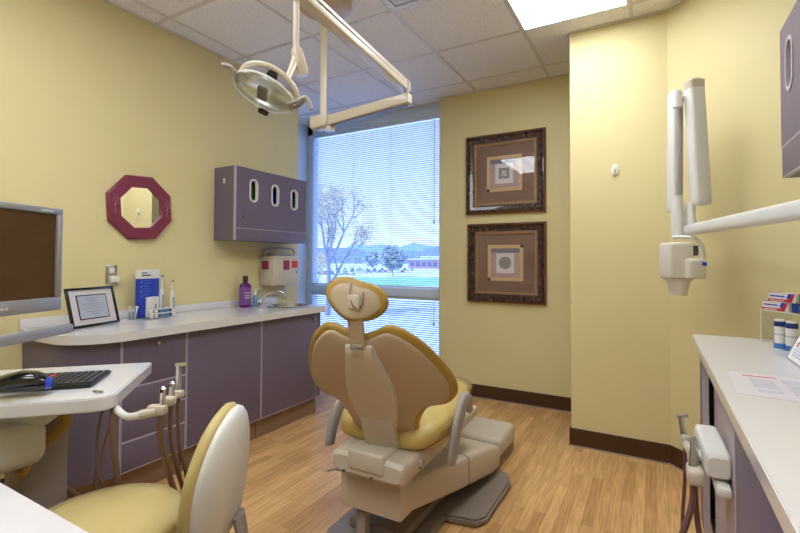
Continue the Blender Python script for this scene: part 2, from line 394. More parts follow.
# ------------------------------------------------------------------ ceiling lights
def troffer(label, x0, x1, y0, y1):
    t = Thing('ceiling_light', label, 'ceiling light', ((x0 + x1) / 2, (y0 + y1) / 2, HC - .012))
    bm = B(); w = .022
    for a in ((x0 + .006, x1 - .006, y0 + .006, y0 + w), (x0 + .006, x1 - .006, y1 - w, y1 - .006), (x0 + .006, x0 + w, y0 + w, y1 - w), (x1 - w, x1 - .006, y0 + w, y1 - w)):
        bx(bm, *a, HC - .012, HC - .0005, .002)
    t.part('frame', bm, 'white')
    bm = B(); bx(bm, x0 + w, x1 - w, y0 + w, y1 - w, HC - .009, HC - .0005); t.part('diffuser', bm, 'diffuser')
troffer('lit white recessed ceiling light panel near the yellow column', gx[5], gx[6], 3.02 - 1.26, 3.02)
troffer('unseen extra lit ceiling light panel behind the camera on the left', gx[3], gx[4], -.13, 1.13)  # unseen extra panel, lights the room and reflects in the picture glass
troffer('unseen extra lit ceiling light panel behind the camera by the right wall', gx[5], gx[6], -.76, .5)  # unseen panel, added as fill light
# air vent
x0, x1, y0, y1 = gx[4], gx[5], 1.76, 2.39
t = Thing('ceiling_vent', 'square ceiling air vent with stepped beige frame beside the lit panel', 'vent', ((x0 + x1) / 2, (y0 + y1) / 2, HC - .03))
bm = B()
for k in range(3):
    i = .012 + k * .055; j = i + .035; z0, z1 = HC - .012 - .004 * k, HC - .001
    for a in ((x0 + i, x1 - i, y0 + i, y0 + j), (x0 + i, x1 - i, y1 - j, y1 - i), (x0 + i, x0 + j, y0 + j, y1 - j), (x1 - j, x1 - i, y0 + j, y1 - j)): bx(bm, *a, z0, z1, .002)
t.part('frame', bm, 'grid')
bm = B(); bx(bm, x0 + .18, x1 - .18, y0 + .18, y1 - .18, HC - .02, HC - .001, .004); t.part('louver', bm, 'white')

# ------------------------------------------------------------------ left cabinets
XF = -2.347; ZT0 = .815; ZT = .86; ZK = .14
def knob(t, parent, p, n):
    bm = B(); p = V(p); n = V(n).normalized()
    cyl(bm, p, p + n * .014, .006, .006, 10); cyl(bm, p + n * .012, p + n * .024, .012, .010, 14)
    t.part('knob', bm, 'steel', parent)
def carcass(t, y0, y1, name='body'):
    bm = B(); bx(bm, XL + .002, XF - .02, y0 + .002, y1 - .002, ZK, ZT0 - .004); t.part(name, bm, 'purple')
    bm = B(); bx(bm, XL + .002, XF - .05, y0 + .002, y1 - .002, 0, ZK); t.part('toe_kick', bm, 'toekick')
def front(t, nm, y0, y1, z0, z1, kp=None):
    bm = B(); bx(bm, XF - .018, XF, y0 + .005, y1 - .005, z0 + .0045, z1 - .0045, .0015); d = t.part(nm, bm, 'purple')
    bm = B()
    for a in ((y0 + .001, y1 - .001, z0 + .0005, z0 + .0045), (y0 + .001, y1 - .001, z1 - .0045, z1 - .0005), (y0 + .001, y0 + .005, z0 + .0045, z1 - .0045), (y1 - .005, y1 - .001, z0 + .0045, z1 - .0045)):
        bx(bm, XF - .017, XF + .0005, *a)
    t.part('edge_band', bm, 'edge', d)
    if kp: knob(t, d, (XF, kp[0], kp[1]), (1, 0, 0))
# curved end unit
t = Thing('curved_end_cabinet', 'purple rounded end cabinet at the left end of the long white counter', 'cabinet', (-2.6, 1.2, 0))
def curve_end(r_in, z0, z1, y_end=1.298, x_f=XF, y0=1.085):
    pts = [(XL + .002, y_end), (XL + .002, y0 + r_in)]
    R = .20; cx, cyy = x_f - r_in - R, y0 + r_in + R
    pts += [(XL + .002, cyy - R)]
    for k in range(13):
        a = -math.pi / 2 + math.pi / 2 * k / 12
        pts.append((cx + R * math.cos(a), cyy + R * math.sin(a)))
    pts.append((x_f - r_in, y_end))
    out = []
    for p in pts:
        if not out or (V(p) - V(out[-1])).length > 1e-4: out.append(p)
    return [(x, y, z0) for x, y in out], (0, 0, z1 - z0)
bm = B(); prism(bm, *curve_end(0.0, ZK, ZT0 - .004)); t.part('curved_panel', bm, 'purple')
bm = B(); prism(bm, *curve_end(0.06, 0, ZK - .001)); t.part('toe_kick', bm, 'toekick')
bm = B(); bx(bm, XF - .002, XF + .0005, 1.292, 1.298, ZK, ZT0 - .005); t.part('edge_band', bm, 'edge')
t = Thing('drawer_cabinet', 'purple cabinet unit with four stacked drawers under the white counter', 'cabinet', (-2.6, 1.48, 0))
carcass(t, 1.30, 1.662)
zs = [ZK, .294, .43, .566, ZT0 - .004]
for i in range(4): front(t, 'drawer', 1.30, 1.662, zs[i], zs[i + 1], (1.48, .775) if i == 3 else None)
t = Thing('door_cabinet', 'purple single-door cabinet in the middle of the long counter run', 'cabinet', (-2.6, 1.95, 0))
carcass(t, 1.664, 2.229); front(t, 'door', 1.664, 2.229, ZK, ZT0 - .004)
t = Thing('sink_cabinet', 'purple single-door cabinet under the sink nearest the window', 'cabinet', (-2.6, 2.5, 0))
carcass(t, 2.231, 2.86); front(t, 'door', 2.231, 2.80, ZK, ZT0 - .004, (2.755, .765))
bm = B(); bx(bm, XF - .019, XF - .004, 2.802, 2.86, ZK, ZT0 - .005, .006); t.part('end_post', bm, 'purple')
# worktop with sink hole
ol = []
R = .23; xf, ye, y0 = -2.305, 2.885, 1.065
ol = [(XL + .001, ye), (XL + .001, y0)]
for k in range(15):
    a = -math.pi / 2 + math.pi / 2 * k / 14; ol.append((xf - R + R * math.cos(a), y0 + R + R * math.sin(a)))
for k in range(7):
    a = math.pi / 2 * k / 6; ol.append((xf - .03 + .03 * math.cos(a), ye - .03 + .03 * math.sin(a)))
SC = (-2.56, 2.70)
hole = [(SC[0] + .145 * math.cos(2 * math.pi * k / 40), SC[1] + .165 * math.sin(2 * math.pi * k / 40)) for k in range(40)]
t = Thing('worktop', 'long glossy white worktop along the left wall with rounded end', 'worktop', (-2.6, 2.0, ZT0))
bm = plate(ol, [hole], ZT - ZT0); bmesh.ops.translate(bm, vec=(0, 0, ZT0), verts=bm.verts)
t.part('slab', bm, 'counter')
bm = B(); bx(bm, XL + .001, XL + .017, y0, ye, ZT, ZT + .052, .003); t.part('backsplash', bm, 'counter')
# sink
t = Thing('sink', 'small round stainless steel sink set into the white worktop', 'sink', (SC[0], SC[1], ZT - .12))
bm = B()
prof = [(1.04, .001), (1.07, .004), (1.02, .007), (.97, .004), (.95, -.01), (.9, -.09), (.6, -.115), (.1, -.12)]
rings = [[bm.verts.new((SC[0] + .145 * r * math.cos(2 * math.pi * k / 36), SC[1] + .165 * r * math.sin(2 * math.pi * k / 36), ZT + z)) for k in range(36)] for r, z in prof]
skin(bm, rings, cap=False); bm.faces.new(rings[-1]); bowl = t.part('basin', bm, 'steel')
bm = B(); lathe(bm, [(.001, 0), (.022, .001), (.024, .003), (.015, .005), (.001, .003)], (SC[0], SC[1], ZT - .119), 18); t.part('drain', bm, 'chrome', bowl)
# faucet
fx, fy = -2.80, 2.635
t = Thing('faucet', 'chrome faucet with arched spout over the round sink', 'faucet', (fx, fy, ZT))
bm = B(); lathe(bm, [(.001, 0), (.032, 0), (.034, .006), (.026, .012), (.018, .03), (.001, .031)], (fx, fy, ZT), 22, sx=1, sy=1); t.part('base', bm, 'chrome')
bm = B(); tube(bm, [(fx, fy, ZT + .02), (fx + .01, fy + .02, ZT + .055), (fx + .055, fy + .055, ZT + .095), (fx + .12, fy + .09, ZT + .108), (fx + .152, fy + .107, ZT + .1), (fx + .16, fy + .111, ZT + .07)], [.014, .013, .012, .011, .011, .010], 12, 5); t.part('spout', bm, 'chrome')
bm = B(); cyl(bm, (fx + .16, fy + .111, ZT + .075), (fx + .16, fy + .111, ZT + .052), .013, .013, 14); t.part('aerator', bm, 'steel')
bm = B(); tube(bm, [(fx - .005, fy - .042, ZT + .004), (fx - .005, fy - .042, ZT + .05), (fx + .005, fy - .03, ZT + .10), (fx + .02, fy + .015, ZT + .128)], [.013, .011, .008, .006], 10, 4); t.part('lever', bm, 'chrome')
t = Thing('metal_dish', 'small shallow chrome dish on the worktop in front of the mouthwash', 'dish', (-2.69, 2.50, ZT))
bm = B(); lathe(bm, [(.001, .001), (.045, .001), (.062, .004), (.066, .009), (.060, .010), (.045, .005), (.001, .004)], (-2.69, 2.50, ZT), 26, sx=.55, sy=1); dsh = t.part('dish', bm, 'chrome')
for k in range(4):
    bm = B(); box(bm, (-2.69 + .008 * math.sin(k * 2), 2.465 + .022 * k, ZT + .009), (.012, .008, .008), .002); t.part('dark_bit', bm, 'darkcap', dsh)

# wall cabinet left
cx0, cx1, cyA, cyB, cz0, cz1 = XL, -2.64, 2.245, 3.005, 1.372, 1.915
t = Thing('wall_cabinet', 'purple wall cabinet with three oval slots above the sink counter', 'wall cabinet', (-2.76, 2.62, 1.372))
bm = B(); xf = cx1 - .02
bx(bm, cx0 + .001, xf, cyA, cyA + .018, cz0, cz1); bx(bm, cx0 + .001, xf, cyB - .018, cyB, cz0, cz1)
bx(bm, cx0 + .001, xf, cyA + .018, cyB - .018, cz1 - .018, cz1); bx(bm, cx0 + .001, xf, cyA + .018, cyB - .018, cz0, cz0 + .018)
bx(bm, cx0 + .001, cx0 + .01, cyA + .018, cyB - .018, cz0 + .018, cz1 - .018); bx(bm, cx0 + .012, xf, cyA + .018, cyB - .018, 1.60, 1.615)
t.part('body', bm, 'purple')
zd = 1.462
ovals = [(2.413, 1.750), (2.632, 1.755), (2.85, 1.735)]
ovals = [(2.413, 1.750), (2.634, 1.742), (2.852, 1.732)]
bm = plate([(cyA + .004, zd + .004), (cyB - .002, zd + .004), (cyB - .002, cz1 - .002), (cyA + .004, cz1 - .002)], [stadium(y, z, .066, .158) for y, z in ovals], .018)
MX = Matrix(((0, 0, 1, xf + .001), (1, 0, 0, 0), (0, 1, 0, 0), (0, 0, 0, 1)))
bmesh.ops.transform(bm, matrix=MX, verts=bm.verts); door = t.part('door', bm, 'purple')
for y, z in ovals:
    bm = plate(stadium(y, z, .085, .178), [stadium(y, z, .060, .152)], .022)
    bmesh.ops.transform(bm, matrix=MX, verts=bm.verts); t.part('slot_trim', bm, 'white', door, 'white oval trim ring')
bm = B(); bx(bm, xf, cx1 + .001, cyA - .002, cyA + .004, cz0, cz1); t.part('edge_band', bm, 'edge', door)
knob(t, door, (cx1, cyA + .07, 1.545), (1, 0, 0))
bm = B(); bx(bm, xf + .001, cx1 - .002, cyA + .004, cyB, cz0, zd - .004, .002); lo = t.part('lower_panel', bm, 'purple')
bm = B(); bx(bm, xf + .001, cx1, cyA + .004, cyB, zd - .004, zd + .001); t.part('edge_band', bm, 'edge', lo)
bm = B(); bx(bm, -2.77, -2.755, cyA - .008, cyA, 1.79, 1.83, .003); t.part('hook', bm, 'white', None, 'small white hook on the side')
# glove boxes seen through the slots
for (y, z), m2, lab in zip(ovals, ('green', 'blue', 'skyblue'), ('green carton showing through the left oval slot', 'dark blue carton showing through the middle oval slot', 'light blue and red carton showing through the right oval slot')):
    t = Thing('glove_box', lab, 'box', (-2.77, y + .01, 1.616))
    bm = B(); bx(bm, -2.86, -2.69, y - .055, y + .075, 1.616, 1.80, .002); t.part('carton', bm, m2)
    bm = B(); bx(bm, -2.689, -2.688, y - .05, y + .0, 1.63, 1.79); t.part('printed_panel', bm, 'red' if m2 == 'skyblue' else 'black')

# ------------------------------------------------------------------ dispenser box on wall (sharps)
t = Thing('sharps_dispenser', 'white wall box with magenta and orange stickers above the faucet', 'wall box', (-2.79, 2.8, 1.01))
bm = B(); bx(bm, XL + .001, -2.70, 2.69, 2.975, 1.015, 1.262, .008); case = t.part('case', bm, 'cream')
bm = B(); bx(bm, -2.702, -2.699, 2.697, 2.968, 1.235, 1.238); t.part('lid_seam', bm, 'greyplastic')
bm = B(); bx(bm, -2.7005, -2.698, 2.795, 2.865, 1.145, 1.225); t.part('sticker', bm, 'magenta', case, 'magenta sticker')
bm = B(); bx(bm, -2.7005, -2.698, 2.895, 2.968, 1.16, 1.222); s = t.part('sticker', bm, 'orange', case, 'orange sticker')
bm = B()
for k in range(3): bx(bm, -2.6985, -2.697, 2.905, 2.955 - .008 * k, 1.175 + .014 * k, 1.181 + .014 * k)
t.part('sticker_print', bm, 'red', case)
bm = B(); bx(bm, -2.84, -2.76, 2.6875, 2.690, 1.15, 1.22); t.part('sticker', bm, 'magenta', case, 'magenta sticker on the side')
bm = B(); cyl(bm, (-2.70, 2.95, 1.125), (-2.69, 2.95, 1.125), .009, .009, 12); t.part('lock', bm, 'steel')
bm = B(); tube(bm, [(-2.85, 2.72, 1.263), (-2.85, 2.72, 1.31), (-2.74, 2.74, 1.325), (-2.72, 2.93, 1.318), (-2.72, 2.93, 1.263)], .009, 8, 3)
bx(bm, -2.85, -2.73, 2.74, 2.92, 1.263, 1.285, .006); t.part('top_bracket', bm, 'silver')
bm = B(); bx(bm, -2.86, -2.80, 2.90, 2.94, .965, 1.014, .004); t.part('nozzle', bm, 'white')

# mouthwash bottle
by, bxx = 2.462, -2.775
t = Thing('mouthwash_bottle', 'purple mouthwash bottle with dark cap beside the sink', 'bottle', (bxx, by, ZT))
bm = B(); loft(bm, [superring((bxx, by, ZT + z), (1, 0, 0), (0, 1, 0), rx, ry, 24, 3.4) for z, rx, ry in ((0, .026, .040), (.004, .030, .045), (.165, .030, .045), (.178, .025, .038), (.188, .014, .018), (.196, .013, .015))]); body = t.part('bottle_body', bm, 'purpleliq')
bm = B(); loft(bm, [superring((bxx, by, ZT + z), (1, 0, 0), (0, 1, 0), .0308, .0458, 24, 3.4) for z in (.018, .155)]); t.part('label_band', bm, 'label', body)
bm = B()
for z, w in ((.085, .034), (.068, .03), (.108, .036)): bx(bm, bxx + .0305, bxx + .0315, by - w, by + w * .8, ZT + z, ZT + z + .010)
t.part('label_print', bm, 'labellt', body)
bm = B(); lathe(bm, [(.001, .194), (.019, .194), (.020, .20), (.020, .238), (.017, .243), (.001, .243)], (bxx, by, ZT), 18); t.part('cap', bm, 'darkcap')
# small blue bottle
sx_, sy_ = -2.755, 2.546
t = Thing('soap_bottle', 'small light blue bottle with white tip between mouthwash and faucet', 'bottle', (sx_, sy_, ZT))
bm = B(); lathe(bm, [(.001, 0), (.016, 0), (.018, .004), (.018, .075), (.010, .09), (.001, .091)], (sx_, sy_, ZT), 18); t.part('bottle_body', bm, 'ltblue')
bm = B(); lathe(bm, [(.001, .09), (.010, .09), (.012, .105), (.005, .12), (.003, .14), (.001, .141)], (sx_, sy_, ZT), 14); t.part('cap', bm, 'white')

# octagonal mirror
mc = V((XL + .018, 1.684, 1.556)); ang0 = math.radians(22.5 + 4)
t = Thing('octagonal_mirror', 'octagonal wall mirror with maroon frame painted with pale flowers', 'mirror', mc)
def octo(r, x, s=8, dz=0): return [V((x, mc.y + r * math.cos(ang0 + 2 * math.pi * k / s), mc.z + r * math.sin(ang0 + 2 * math.pi * k / s))) for k in range(s)]
bm = B(); ra, rb = .218, .138
rg = [octo(ra, XL + .001), octo(ra, XL + .024), octo(ra - .008, XL + .032), octo(rb + .006, XL + .03), octo(rb, XL + .024), octo(rb, XL + .008)]
rr = [[bm.verts.new(p) for p in g] for g in rg]; skin(bm, rr, cap=False); fr = t.part('frame', bm, 'maroon')
bm = B(); prism(bm, octo(rb + .01, XL + .004), (.012, 0, 0)); t.part('mirror_glass', bm, 'mirror')
bm = B()
for sgn, base in ((-1, (mc.y - .165, mc.z - .045)), (1, (mc.y + .168, mc.z - .045))):
    y, z = base
    tube(bm, [(XL + .032, y, z), (XL + .032, y + .003, z + .07)], .002, 5)
    for k in range(9):
        a = k * 2.4; r = .012 + .003 * k
        box(bm, (XL + .0325, y + .003 + r * math.cos(a) * .7, z + .075 + r * math.sin(a)), (.002, .008, .006), .001)
t.part('flower_motif', bm, 'maroon_hi', fr)

# wall outlet with night light
t = Thing('wall_outlet', 'chrome outlet plate with a white plug-in on the yellow wall', 'outlet', (XL + .004, 1.52, 1.13))
bm = B(); bx(bm, XL + .001, XL + .007, 1.485, 1.552, 1.075, 1.19, .003); t.part('cover_plate', bm, 'steel')
bm = B(); bx(bm, XL + .006, XL + .04, 1.50, 1.55, 1.085, 1.125, .006); t.part('plug_in', bm, 'white')
bm = B(); bx(bm, XL + .007, XL + .009, 1.505, 1.535, 1.14, 1.172, .001); t.part('socket', bm, 'white')

# certificate frame on the counter (leaning back)
fc = V((-2.665, 1.335, ZT)); fw, fh = .30, .215
t = Thing('certificate_frame', 'black framed certificate leaning on the white counter under the mirror', 'picture frame', fc, math.radians(108), local=True)
rt = Matrix.Rotation(math.radians(-15), 4, 'X')
def fbox(bm, x0, x1, y0, y1, z0, z1, b=0): 
    tb = B(); bx(tb, x0, x1, y0, y1, z0, z1, b); merge(bm, tb, rt)
bm = B(); w = .013
for a in ((-fw / 2, fw / 2, -.014, .0, 0, w), (-fw / 2, fw / 2, -.014, .0, fh - w, fh), (-fw / 2, -fw / 2 + w, -.014, 0, w, fh - w), (fw / 2 - w, fw / 2, -.014, 0, w, fh - w)): fbox(bm, *a, .002)
t.part('frame', bm, 'black_gloss')
bm = B(); fbox(bm, -fw / 2 + w, fw / 2 - w, -.006, -.002, w, fh - w); t.part('mat', bm, 'printlt')
bm = B(); fbox(bm, -.095, .095, -.0075, -.006, .04, fh - .04); t.part('mat_edge', bm, 'ink')
bm = B(); fbox(bm, -.088, .088, -.009, -.0075, .046, fh - .046); cp = t.part('certificate', bm, 'certpaper')
bm = B()
for z, hw in ((.15, .05), (.137, .035), (.122, .068), (.110, .06), (.096, .066), (.080, .05), (.066, .03)): fbox(bm, -hw, hw, -.0097, -.009, z, z + .0045)
t.part('printing', bm, 'textgrey', cp)
bm = B(); fbox(bm, -fw / 2 + w, fw / 2 - w, -.0115, -.0105, w, fh - w); t.part('glass', bm, 'frameglass')
bm = B(); prism(bm, [(-.03, .04, .15), (.03, .04, .15), (.03, .095, .002), (-.03, .095, .002)], (0, .004, 0)); t.part('easel_back', bm, 'black')
t.o.location.x -= .0

# clear jar of prophy tips
jc = (-2.775, 1.60, ZT)
t = Thing('clear_cup', 'small clear acrylic cup of white tips beside the blue toothbrush box', 'cup', jc)
bm = B(); lathe(bm, [(.024, 0), (.028, .045), (.026, .045), (.022, .004), (.001, .004)], jc, 20); t.part('cup_wall', bm, 'acrylic')
for k in range(4):
    a = k * 1.57 + .4; bm = B(); p = V(jc) + V((.012 * math.cos(a), .012 * math.sin(a), .004)); q = p + V((.012 * math.cos(a), .014 * math.sin(a), .062))
    tube(bm, [p, q], .0035, 6); lathe(bm, [(.001, 0), (.007, .002), (.007, .010), (.001, .012)], q, 10); t.part('tip', bm, 'white')
# toothbrush display box
dc = V((-2.80, 1.70, ZT)); rz = math.radians(12)
t = Thing('toothbrush_box', 'tall blue and white boxed electric toothbrush standing on an acrylic tray', 'box', dc, math.radians(102), local=True)
bm = B(); bx(bm, -.072, .072, -.02, .02, .004, .300, .002); t.part('carton', bm, 'blue')
bm = B(); bx(bm, -.0725, .0725, -.0212, .0205, .245, .301, .001); hd = t.part('white_header', bm, 'white')
bm = B(); bx(bm, -.065, .005, -.022, -.0212, .262, .270); bx(bm, -.065, -.02, -.022, -.0212, .278, .284); t.part('header_print', bm, 'navy', hd)
bm = B()
for k in range(7): bx(bm, -.052, -.052 + .05 + .012 * math.sin(k * 2), -.0212, -.0204, .232 - .018 * k, .237 - .018 * k)
for k in range(4): bx(bm, -.070, -.058, -.0212, -.0204, .218 - .030 * k, .232 - .030 * k)
t.part('printing', bm, 'skyblue')
bm = B(); bx(bm, -.035, .045, -.05, -.0215, .004, .130, .004); t.part('white_panel', bm, 'white')
bm = B(); bx(bm, .015, .021, -.0515, -.050, .045, .085); t.part('dark_mark', bm, 'black')
def tooth(name, label, p, h, lean=0):
    t = Thing(name, label, 'toothbrush', p)
    P = V(p)
    bm = B(); lathe(bm, [(.001, 0), (.024, 0), (.026, .01), (.018, .018), (.001, .018)], p, 20); t.part('charger', bm, 'white')
    bm = B(); lathe(bm, [(.001, .018), (.013, .018), (.0155, .03), (.0165, .08), (.014, h * .60), (.008, h * .66), (.001, h * .665)], p, 18); hn = t.part('handle', bm, 'white')
    bm = B(); bx(bm, P.x + .0135, P.x + .0175, P.y - .006, P.y + .006, P.z + .045, P.z + h * .5, .002); t.part('grip', bm, 'silver', hn)
    bm = B(); lathe(bm, [(.001, h * .66), (.007, h * .66), (.004, h * .8), (.004, h * .93), (.001, h * .935)], p, 12)
    box(bm, (P.x, P.y, P.z + h * .95), (.014, .014, h * .08), .004); hd = t.part('brush_head', bm, 'white')
    bm = B(); box(bm, (P.x + .010, P.y, P.z + h * .955), (.008, .011, h * .06), .001); t.part('bristles', bm, 'ltblue' if lean else 'greyplastic', hd)
    return t
tooth('electric_toothbrush', 'white electric toothbrush with light blue head in front of the blue box', (-2.80, 1.795, ZT + .005), .265, 1)
tooth('electric_toothbrush', 'electric toothbrush standing alone on the counter, silver grip, grey head', (-2.80, 1.868, ZT), .235)
# acrylic tray + toothpaste cartons
t = tag(link('acrylic_tray', (lambda b: (bx(b, -2.84, -2.66, 1.62, 1.83, ZT, ZT + .004, .001), b)[1])(B()), 'acrylic'), 'thin clear acrylic tray under the blue toothbrush box', 'tray')
dz = Matrix.Rotation(math.radians(14), 4, 'Z')
for i, (z, lab) in enumerate(((.004, 'lower of two stacked white and navy toothpaste cartons before the blue box'), (.031, 'upper of two stacked white and navy toothpaste cartons before the blue box'))):
    t = Thing('toothpaste_carton', lab, 'carton', (-2.695 - .004 * i, 1.725, ZT + z + .001), math.radians(99), group='toothpaste cartons on the left counter', local=True)
    bm = B(); bx(bm, -.07, .07, -.016, .016, 0, .026, .001); t.part('carton', bm, 'white')
    bm = B(); bx(bm, -.068, .069, -.0172, -.0165, .004, .022)
    t.part('navy_band', bm, 'navy')
    bm = B(); bx(bm, -.02, .05, -.0180, -.0173, .010, .017); t.part('printing', bm, 'ltblue')
    bm = B(); bx(bm, -.060, -.035, -.0180, -.0173, .006, .020); t.part('white_logo_patch', bm, 'white')

# ------------------------------------------------------------------ pictures
def picture(label, z0, z1, round_motif, x0=-1.50, x1=-.795):
    y = YB - .002
    t = Thing('framed_picture', label, 'picture', ((x0 + x1) / 2, y, z0), group=None)
    def fr(bm, i0, i1, d0, d1, d2=None):
        a = [V((x0 + i0, y - d0, z0 + i0)), V((x1 - i0, y - d0, z0 + i0)), V((x1 - i0, y - d0, z1 - i0)), V((x0 + i0, y - d0, z1 - i0))]
        return a
    def ringm(bm, prof):
        rr = [[bm.verts.new((px, y - d, pz)) for px, pz in ((x0 + i, z0 + i), (x1 - i, z0 + i), (x1 - i, z1 - i), (x0 + i, z1 - i))] for i, d in prof]
        skin(bm, rr, cap=False)
    bm = B(); ringm(bm, [(0, 0), (0, .030), (.012, .040), (.020, .040), (.034, .026), (.060, .020), (.072, .022), (.072, .004)]); f = t.part('frame', bm, 'wood_dk', angle=20)
    bm = B(); ringm(bm, [(-.002, .0), (-.002, .032), (.010, .042), (.012, .038), (.012, 0)]); t.part('outer_edge', bm, 'wood_lt', f)
    bm = B(); ringm(bm, [(.070, .004), (.070, .0235), (.084, .0235), (.084, .004)]); t.part('pattern_liner', bm, 'matboard', f)
    bm = B(); ringm(bm, [(.084, .004), (.084, .021), (.091, .021), (.091, .004)]); t.part('gold_fillet', bm, 'gold', f)
    bm = B(); bx(bm, x0 + .07, x1 - .07, y - .008, y - .004, z0 + .07, z1 - .07); t.part('mat', bm, 'matboard')
    cx, cz = (x0 + x1) / 2 - .005, (z0 + z1) / 2; h = .158
    bm = B(); bx(bm, cx - h, cx + h, y - .0095, y - .008, cz - h, cz + h); t.part('ivory_border', bm, 'ivory')
    bm = B()
    for sx, sz in ((1, 1), (-1, -1)) if round_motif else ((-1, -1),): box(bm, (cx + sx * (h - .012), y - .0098, cz + sz * (h - .012)), (.026, .002, .026))
    t.part('corner_blocks', bm, 'darkcap')
    hi = .128; bm = B(); bx(bm, cx - hi, cx + hi, y - .011, y - .0095, cz - hi, cz + hi); pr = t.part('print', bm, 'print')
    bm = B(); q = .090; bx(bm, cx - hi, cx + hi, y - .0115, y - .011, cz + q - .0, cz + hi); t.part('slate_band', bm, 'slate', pr)
    bm = B(); bx(bm, cx - q + .01, cx + q - .01, y - .012, y - .0115, cz - q, cz + q - .005); t.part('pale_square', bm, 'printlt', pr)
    bm = B(); yy = y - .0125
    if round_motif:
        for rr_, n in ((.048, 20), (.034, 14), (.020, 9), (.006, 3)):
            for k in range(n):
                a = 2 * math.pi * k / n; box(bm, (cx + rr_ * math.cos(a), yy, cz + rr_ * math.sin(a)), (.0105, .001, .0105), 0, Matrix.Rotation(-a, 4, 'Y'))
    else:
        for s_ in (.046, .034):
            for a in ((-s_, s_, s_ - .007, s_), (-s_, s_, -s_, -s_ + .007), (-s_, -s_ + .007, -s_, s_), (s_ - .007, s_, -s_, s_)): bx(bm, cx + a[0], cx + a[1], yy, yy + .0008, cz + a[2], cz + a[3])
        for k in range(12):
            a = 2 * math.pi * k / 12; box(bm, (cx + .02 * math.cos(a), yy, cz + .02 * math.sin(a)), (.008, .001, .005), 0, Matrix.Rotation(-a, 4, 'Y'))
        for k in range(5): box(bm, (cx + (k - 2) * .011, yy, cz), (.006, .001, .006))
    t.part('ornament', bm, 'ink', pr)
    bm = B(); bx(bm, x0 + .088, x1 - .088, y - .0175, y - .0165, z0 + .088, z1 - .088); t.part('glass', bm, 'frameglass')
picture('upper of two dark framed prints, square ornament in the middle', 1.652, 2.355, False)
picture('lower of two dark framed prints, round ornament in the middle', .864, 1.560, True, -1.485, -.792)
# white wall hook on column
t = Thing('wall_hook', 'small white oval knob high on the yellow column', 'wall hook', (-.219, YC, 1.82))
bm = B(); c = V((-.219, YC - .006, 1.817)); loft(bm, [superring(c + V((0, -d, 0)), (1, 0, 0), (0, 0, 1), .022 * s, .036 * s, 18, 2.2) for d, s in ((-.006, 1), (.004, 1), (.008, .8), (.009, .3))]); t.part('backplate', bm, 'white')
bm = B(); tube(bm, [c + V((0, -.008, .005)), c + V((0, -.022, -.006)), c + V((0, -.025, .008))], .006, 8, 3); t.part('peg', bm, 'white')
# ------------------------------------------------------------------ dental light on ceiling arm
t = Thing('dental_light', 'cream ceiling-mounted dental light on jointed arms above the chair', 'dental light', (-1.742, 2.126, HC))
PX, PY = -1.742, 2.126
bm = B(); lathe(bm, [(.001, HC - .001), (.165, HC - .001), (.165, HC - .02), (.15, HC - .045), (.07, HC - .075), (.001, HC - .08)], (PX + .02, PY - .02, 0), 36); t.part('canopy', bm, 'creamdk')
bm = B(); cyl(bm, (PX, PY, HC - .06), (PX, PY, 2.10), .021, .021, 20)
lathe(bm, [(.001, 2.70), (.027, 2.70), (.027, 2.675), (.021, 2.67), (.001, 2.67)], (PX, PY, 0), 18); t.part('post', bm, 'lampbody')
J1 = V((-1.13, 2.06, 2.075))
P1 = V((PX, PY, 2.06)); d = (J1 - P1); d.z = 0; dn = d.normalized(); sd = V((-dn.y, dn.x, 0)); up = V((0, 0, 1))
def barbox(bm, a, b, w0, h0, w1, h1, e=5):
    a, b = V(a), V(b); dn = (b - a).normalized(); s = V((-dn.y, dn.x, 0)).normalized(); u = dn.cross(s).normalized()
    L_ = (b - a).length
    secs = []
    for k, sc in ((0, .86), (.01, 1), (L_ - .01, 1), (L_, .86)):
        f_ = k / L_; w = w0 + (w1 - w0) * f_; h = h0 + (h1 - h0) * f_
        secs.append(superring(a + dn * k, s, u, w * sc, h * sc, 24, e))
    loft(bm, secs)
bm = B(); barbox(bm, P1 - dn * .075, P1 + dn * .055, .045, .042, .04, .038, 6); t.part('hub', bm, 'lampbody')
bm = B(); lathe(bm, [(.001, 2.03), (.03, 2.03), (.03, 2.055), (.001, 2.055)], (PX + .05, PY, -.03), 16); t.part('brake_knob', bm, 'lampbody')
bm = B(); barbox(bm, P1 + dn * .05, J1 + dn * .02, .022, .030, .022, .027, 8); a1 = t.part('lower_arm', bm, 'lampbody')
bm = B(); barbox(bm, P1 + dn * .05 - V((0, 0, .034)), J1 - V((0, 0, .032)), .016, .004, .016, .004, 8); t.part('cable_strip', bm, 'switch', a1)
bm = B(); cyl(bm, J1 + V((0, 0, .0)), J1 + V((0, 0, .10)), .013, .013, 14); t.part('elbow_pivot', bm, 'greyplastic')
A2 = V((-1.150, 2.10, 2.150)); E2 = V((-1.060, 1.12, 2.150))
bm = B(); barbox(bm, A2, E2, .024, .028, .024, .028, 8); a2 = t.part('upper_arm', bm, 'lampbody')
bm = B(); barbox(bm, A2 + V((.0245, -.03, .006)), E2 + V((.0245, .03, .006)), .002, .003, .002, .003, 8); t.part('groove_strip', bm, 'greyplastic', a2)
PL = V((-1.068, 1.155, 0))
bm = B(); cyl(bm, (PL.x, PL.y, 2.13), (PL.x, PL.y, 1.935), .0105, .0105, 14); t.part('drop_pole', bm, 'lampbody')
RR = V((.870, .492, .005)); FF = V((-.492, .870, .023)); UU = V((.007, -.022, 1.0))
def cam_pt(px, py, z): return V((0, 0, 1.22)) + (FF + RR * ((px - 400) / 450.2) - UU * ((py - 251.3) / 450.2)) * z
